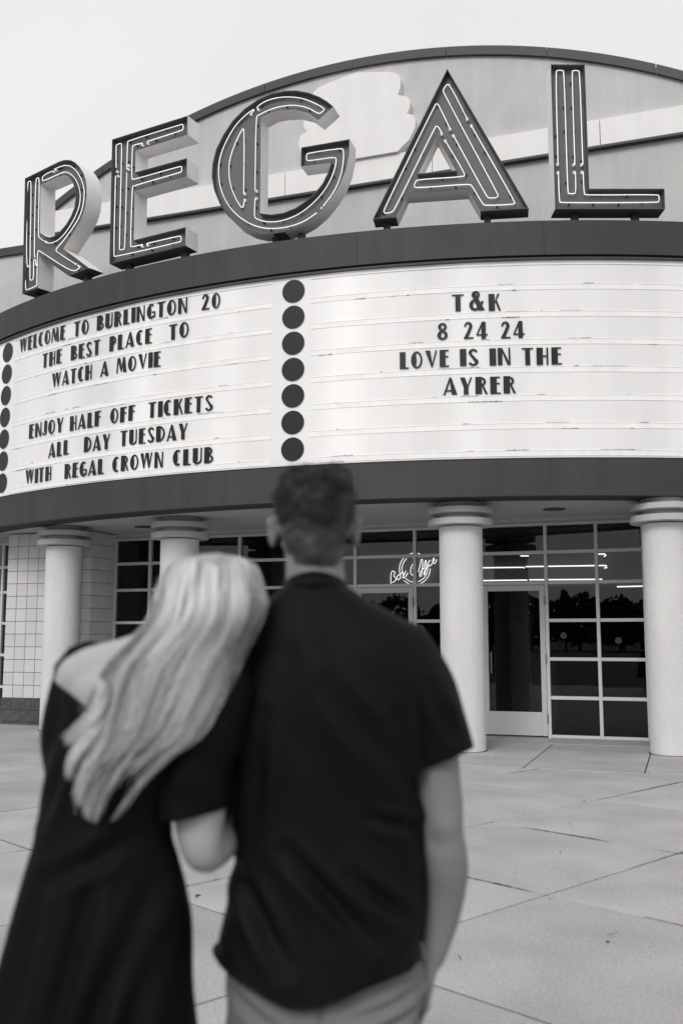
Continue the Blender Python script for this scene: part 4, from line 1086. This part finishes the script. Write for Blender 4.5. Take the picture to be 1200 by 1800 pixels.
limb(bm, [(-.500, 1.872, 1.355), (-.520, 1.885, 1.28), (-.516, 1.91, 1.20)], [.050, .050, .049])
limb(bm, [(-.515, 1.90, 1.22), (-.512, 1.925, 1.13)], [.048, .044])
d2 = dress_fn
link('dress', skinned('dress', bm, .007, 5, .5, d2), M['dress'], woman)
bm = bmesh.new()
limb(bm, [(-.222, 1.860, 1.358), (-.248, 1.853, 1.27), (-.272, 1.850, 1.19), (-.274, 1.848, 1.13)], [.064, .068, .072, .066])
def sl_fn(co, n):
    co = co + n * (noise.noise(Vector((co.x * 14 + co.z * 6, co.y * 9, co.z * 16))) * .007)
    bot = 1.130 + .012 * math.sin((co.x + .27) * 18)
    if co.z < bot: co.z = bot + (co.z - bot) * .03
    return co
link('sleeve', skinned('sleeve', bm, .007, 5, .5, sl_fn), M['dress'], woman)
bm = bmesh.new(); tube(bm, [(-.538, 1.862, 1.36), (-.532, 1.852, 1.395), (-.508, 1.855, 1.425), (-.48, 1.87, 1.437), (-.46, 1.90, 1.43), (-.46, 1.94, 1.38)], .007, 6); mk('shoulder_strap', bm, M['dress'], woman, smooth=True)
for sx in (-1, 1):
    bm = bmesh.new(); ell(bm, (-.44 + sx*.07, 1.925, .045), (.042, .12, .042)); box(bm, -.44 + sx*.07 - .038, -.44 + sx*.07 + .038, 1.82, 2.03, .010, .03)
    link('shoe', skinned('shoe', bm, .008, 2, .5, lambda c, n: Vector((c.x, c.y, max(c.z, .009)))), M['shoe_white'], woman)
# long hair: rows of (z, left x, right x, y of the outer surface)
HR = [(1.608, -.285, -.205, 1.880), (1.600, -.310, -.178, 1.850), (1.579, -.332, -.158, 1.815), (1.543, -.345, -.146, 1.785), (1.511, -.350, -.141, 1.768), (1.48, -.360, -.148, 1.762), (1.45, -.383, -.163, 1.766), (1.419, -.412, -.179, 1.768), (1.389, -.437, -.191, 1.764),
      (1.33, -.450, -.216, 1.752), (1.272, -.450, -.254, 1.742), (1.234, -.450, -.308, 1.738), (1.196, -.450, -.352, 1.735), (1.158, -.444, -.380, 1.732), (1.130, -.436, -.400, 1.73)]
def hrow(t):
    t = max(0, min(.9999, t)) * (len(HR) - 1); i = int(t); f = t - i
    a = HR[max(i-1,0)]; b = HR[i]; c = HR[i+1]; d = HR[min(i+2, len(HR)-1)]
    return [.5 * ((2*b[j]) + (c[j]-a[j])*f + (2*a[j]-5*b[j]+4*c[j]-d[j])*f*f + (3*b[j]-a[j]-3*c[j]+d[j])*f**3) for j in range(4)]
def hpt(t, s, depth=0):
    z, l, r, y = hrow(t)
    cx = (l + r) / 2 - .006 * (1 - t); w = (r - l) / 2 * .93
    e = max(-1, min(1, s)); edge = 1 - math.sqrt(max(0, 1 - e*e))
    return Vector((cx + w * s * (1 - depth * .06), y + edge * (.085 - .045 * max(0, min(1, (t - .3) / .4))) + depth * .02, z))
bm = bmesh.new()
rows = []
for k in range(60):
    t = k / 59 * .80
    z, l, r, y = hrow(t); cx = (l + r) / 2; cx -= .006; w = (r - l) / 2 * (.89 - .75 * max(0, t - .5)); th = .085 - .05 * max(0, min(1, (t - .25) / .35))
    rows.append((z - .006, cx, y + th + .006, w, th))
rings = []
for z, cx, cy, rx, ry in rows:
    rings.append([bm.verts.new((cx + rx*math.cos(2*math.pi*i/28), cy + ry*math.sin(2*math.pi*i/28), z)) for i in range(28)])
for a, b in zip(rings, rings[1:]):
    for i in range(28): bm.faces.new((a[i], a[(i+1)%28], b[(i+1)%28], b[i]))
bm.faces.new(rings[0]); bm.faces.new(rings[-1][::-1])
m = WM @ Matrix.Translation((0, -.012, .022)) @ Matrix.Diagonal((.082, .096, .100, 1)); bmesh.ops.create_uvsphere(bm, u_segments=24, v_segments=14, radius=1, matrix=m)
hv = skinned('hair', bm, .007, 6, .5, lambda c, n: c + n * noise.noise(Vector((c.x*60 + c.z*14, 0, c.z*4))) * .0015)
bm = bmesh.new(); bm.from_mesh(hv)
wi = WM.inverted()
bmesh.ops.delete(bm, geom=[v for v in bm.verts if (lambda l: l.y > .050 + max(0, l.z - .05) * 1.1)(wi @ v.co) or (v.co.y > 1.90 and v.co.z < 1.42)], context='VERTS'); bm.to_mesh(hv); bm.free()
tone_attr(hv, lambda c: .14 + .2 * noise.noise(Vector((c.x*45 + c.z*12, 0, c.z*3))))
wh = link('hair', hv, M['hair_blonde'], woman)
rng = random.Random(9); ST = []
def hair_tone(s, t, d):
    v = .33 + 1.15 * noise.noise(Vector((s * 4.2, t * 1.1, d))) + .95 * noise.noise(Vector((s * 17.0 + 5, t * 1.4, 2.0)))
    v += .18 * math.exp(-((t - .34) / .16) ** 2) - .34 * math.exp(-((s + .38) / .18) ** 2 - ((t - .33) / .11) ** 2) - .10 * max(0, t - .72) * 3  # paints a mid-length highlight and a shaded upper-left patch into the tone
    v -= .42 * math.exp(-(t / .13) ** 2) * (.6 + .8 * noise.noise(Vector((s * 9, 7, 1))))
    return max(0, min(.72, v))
for cl in range(300):
    s0 = rng.uniform(-1.0, 1.0); dp = rng.uniform(-.35, .75); off = rng.uniform(-.16, .16)
    t1 = rng.uniform(.74, 1.0) if s0 < .1 else rng.uniform(.58, .95) - .10 * s0
    wav = rng.uniform(.4, 1.4); ph = rng.uniform(0, 6.28); curl = rng.uniform(-.035, .012)
    s1 = s0 * rng.uniform(.82, 1.05) + rng.uniform(-.12, .12)
    for k in range(20):
        so = rng.gauss(0, .036); do = rng.uniform(-.3, .3); pts = []; t0 = rng.uniform(0, .06)
        fz = rng.gauss(0, .0018); ee = t1 + rng.uniform(-.14, .01); sm = 0
        for i in range(26):
            u = i / 25; t = t0 + (ee - t0) * u
            spread = 1 + .7 * math.sin(u * math.pi) - .6 * u ** 4
            s = s0 + (s1 - s0) * u + so * spread
            p = hpt(t, s, dp + do)
            p.x += math.sin(u * 4.2 * wav + ph) * .0035 * u + fz * u * 2 + curl * max(0, u - .80) * 4
            p.y -= .004 + math.sin(u * 5.3 * wav + ph * 1.7) * .003 * u
            p.z += max(0, u - .90) * abs(curl) * 8
            pts.append(p)
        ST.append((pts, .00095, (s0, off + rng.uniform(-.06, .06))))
# flyaways and two loose locks at the left
for k in range(170):
    s0 = rng.choice((-1, 1)) * rng.uniform(.85, 1.05); pts = []; a0 = rng.uniform(.08, .75); a1 = a0 + rng.uniform(.12, .30); ph = rng.uniform(0, 6.28)
    for i in range(14):
        u = i / 13; p = hpt(min(.99, a0 + (a1 - a0) * u), s0, 0)
        p.x += math.copysign(1, s0) * (math.sin(u * 3.14) * .007 + .001) + math.sin(u * 7 + ph) * .003; p.y -= .004; pts.append(p)
    ST.append((pts, .0006, .55))
for lk, (x0, z0, x1, z1) in enumerate(((-.425, 1.37, -.472, 1.262), (-.44, 1.32, -.468, 1.20), (-.40, 1.28, -.47, 1.165))):
    for k in range(60):
        ox = rng.gauss(0, .006); oz = rng.gauss(0, .006); pts = []
        for i in range(16):
            u = i / 15; pts.append(Vector((x0 + (x1-x0)*u**1.5 + ox*(1-.5*u) + .012*math.sin(u*5 + lk), 1.742 - .01*math.sin(u*3) + rng.uniform(-.001, .001), z0 + (z1-z0)*u + oz + (.012*(u-.85)*6 if u > .85 else 0))))
        ST.append((pts, .0009, .38 + rng.uniform(-.1, .15)))
link('hair_strand', strand_mesh('hair_strand', ST), M['hair_blonde'], wh)['kind'] = 'stuff'

# ================================================================== TREES across the car park, seen mirrored in the glass
def crown(seed, w, h, conif):
    rg = random.Random(seed); bm = bmesh.new()
    for k in range(760):
        t = rg.random()
        if conif: rad = w * (1 - t) ** .8 * (.55 + .45 * rg.random()); 
        else: rad = w * math.sqrt(max(.02, 1 - (2*t - 1)**2)) * (.5 + .5 * rg.random())
        a = rg.uniform(0, 6.28); c = Vector((rad*math.cos(a), rad*math.sin(a), h*(.18 + .82*t)))
        c += Vector([noise.noise(c * .9 + Vector((seed * 9.1, i * 5, 0))) for i in range(3)]) * .8
        s = rg.uniform(.18, .42); u = Vector([rg.uniform(-1, 1) for _ in range(3)]).normalized(); v = u.orthogonal().normalized()
        bm.faces.new([bm.verts.new(c + u*s*x + v*s*y) for x, y in ((-1, -.6), (.2, -.9), (1, .3), (-.3, .9))])
    me = bpy.data.meshes.new('crown'); bm.to_mesh(me); bm.free(); return me
def trunk(h):
    bm = bmesh.new(); tube(bm, [(0, 0, 0), (.05, 0, h*.4), (0, .05, h*.9)], 1, 8, taper=[.16, .12, .03])
    for k in range(5):
        a = k * 1.3; z = h * (.3 + .1*k); tube(bm, [(0, 0, z), (math.cos(a)*.8, math.sin(a)*.8, z + .6)], 1, 5, taper=[.06, .02])
    return tomesh(bm, 'trunk')
CR = [(crown(1, 2.6, 6.4, True), trunk(6)), (crown(2, 3.1, 5.6, False), trunk(5)), (crown(3, 2.2, 7.4, True), trunk(7)), (crown(4, 3.4, 5.0, False), trunk(4.6))]
rng = random.Random(21)
for k in range(60):
    t = k / 59; x = -75 + 150 * t + rng.uniform(-1.5, 1.5); y = -62 - 14 * math.sin(t * 3.1) + rng.uniform(-4, 4)
    i = rng.choice((0, 1, 2, 3)); s = rng.uniform(.75, 1.2)
    e = empty('tree', (x, y, -.05)); e.scale = (s * 1.15, s * 1.15, s)
    if i in (0, 2): s *= 1.05
    tag(e, ('pointed evergreen' if i in (0, 2) else 'round leafy tree') + ' across the car park, seen only mirrored in the entrance glass', 'tree', 'trees mirrored in the glass')
    link('crown', CR[i][0], M['leaf'], e, rot=(0, 0, rng.uniform(0, 6))); link('trunk', CR[i][1], M['bark'], e)
# cameras see far: keep the horizon inside the clip range
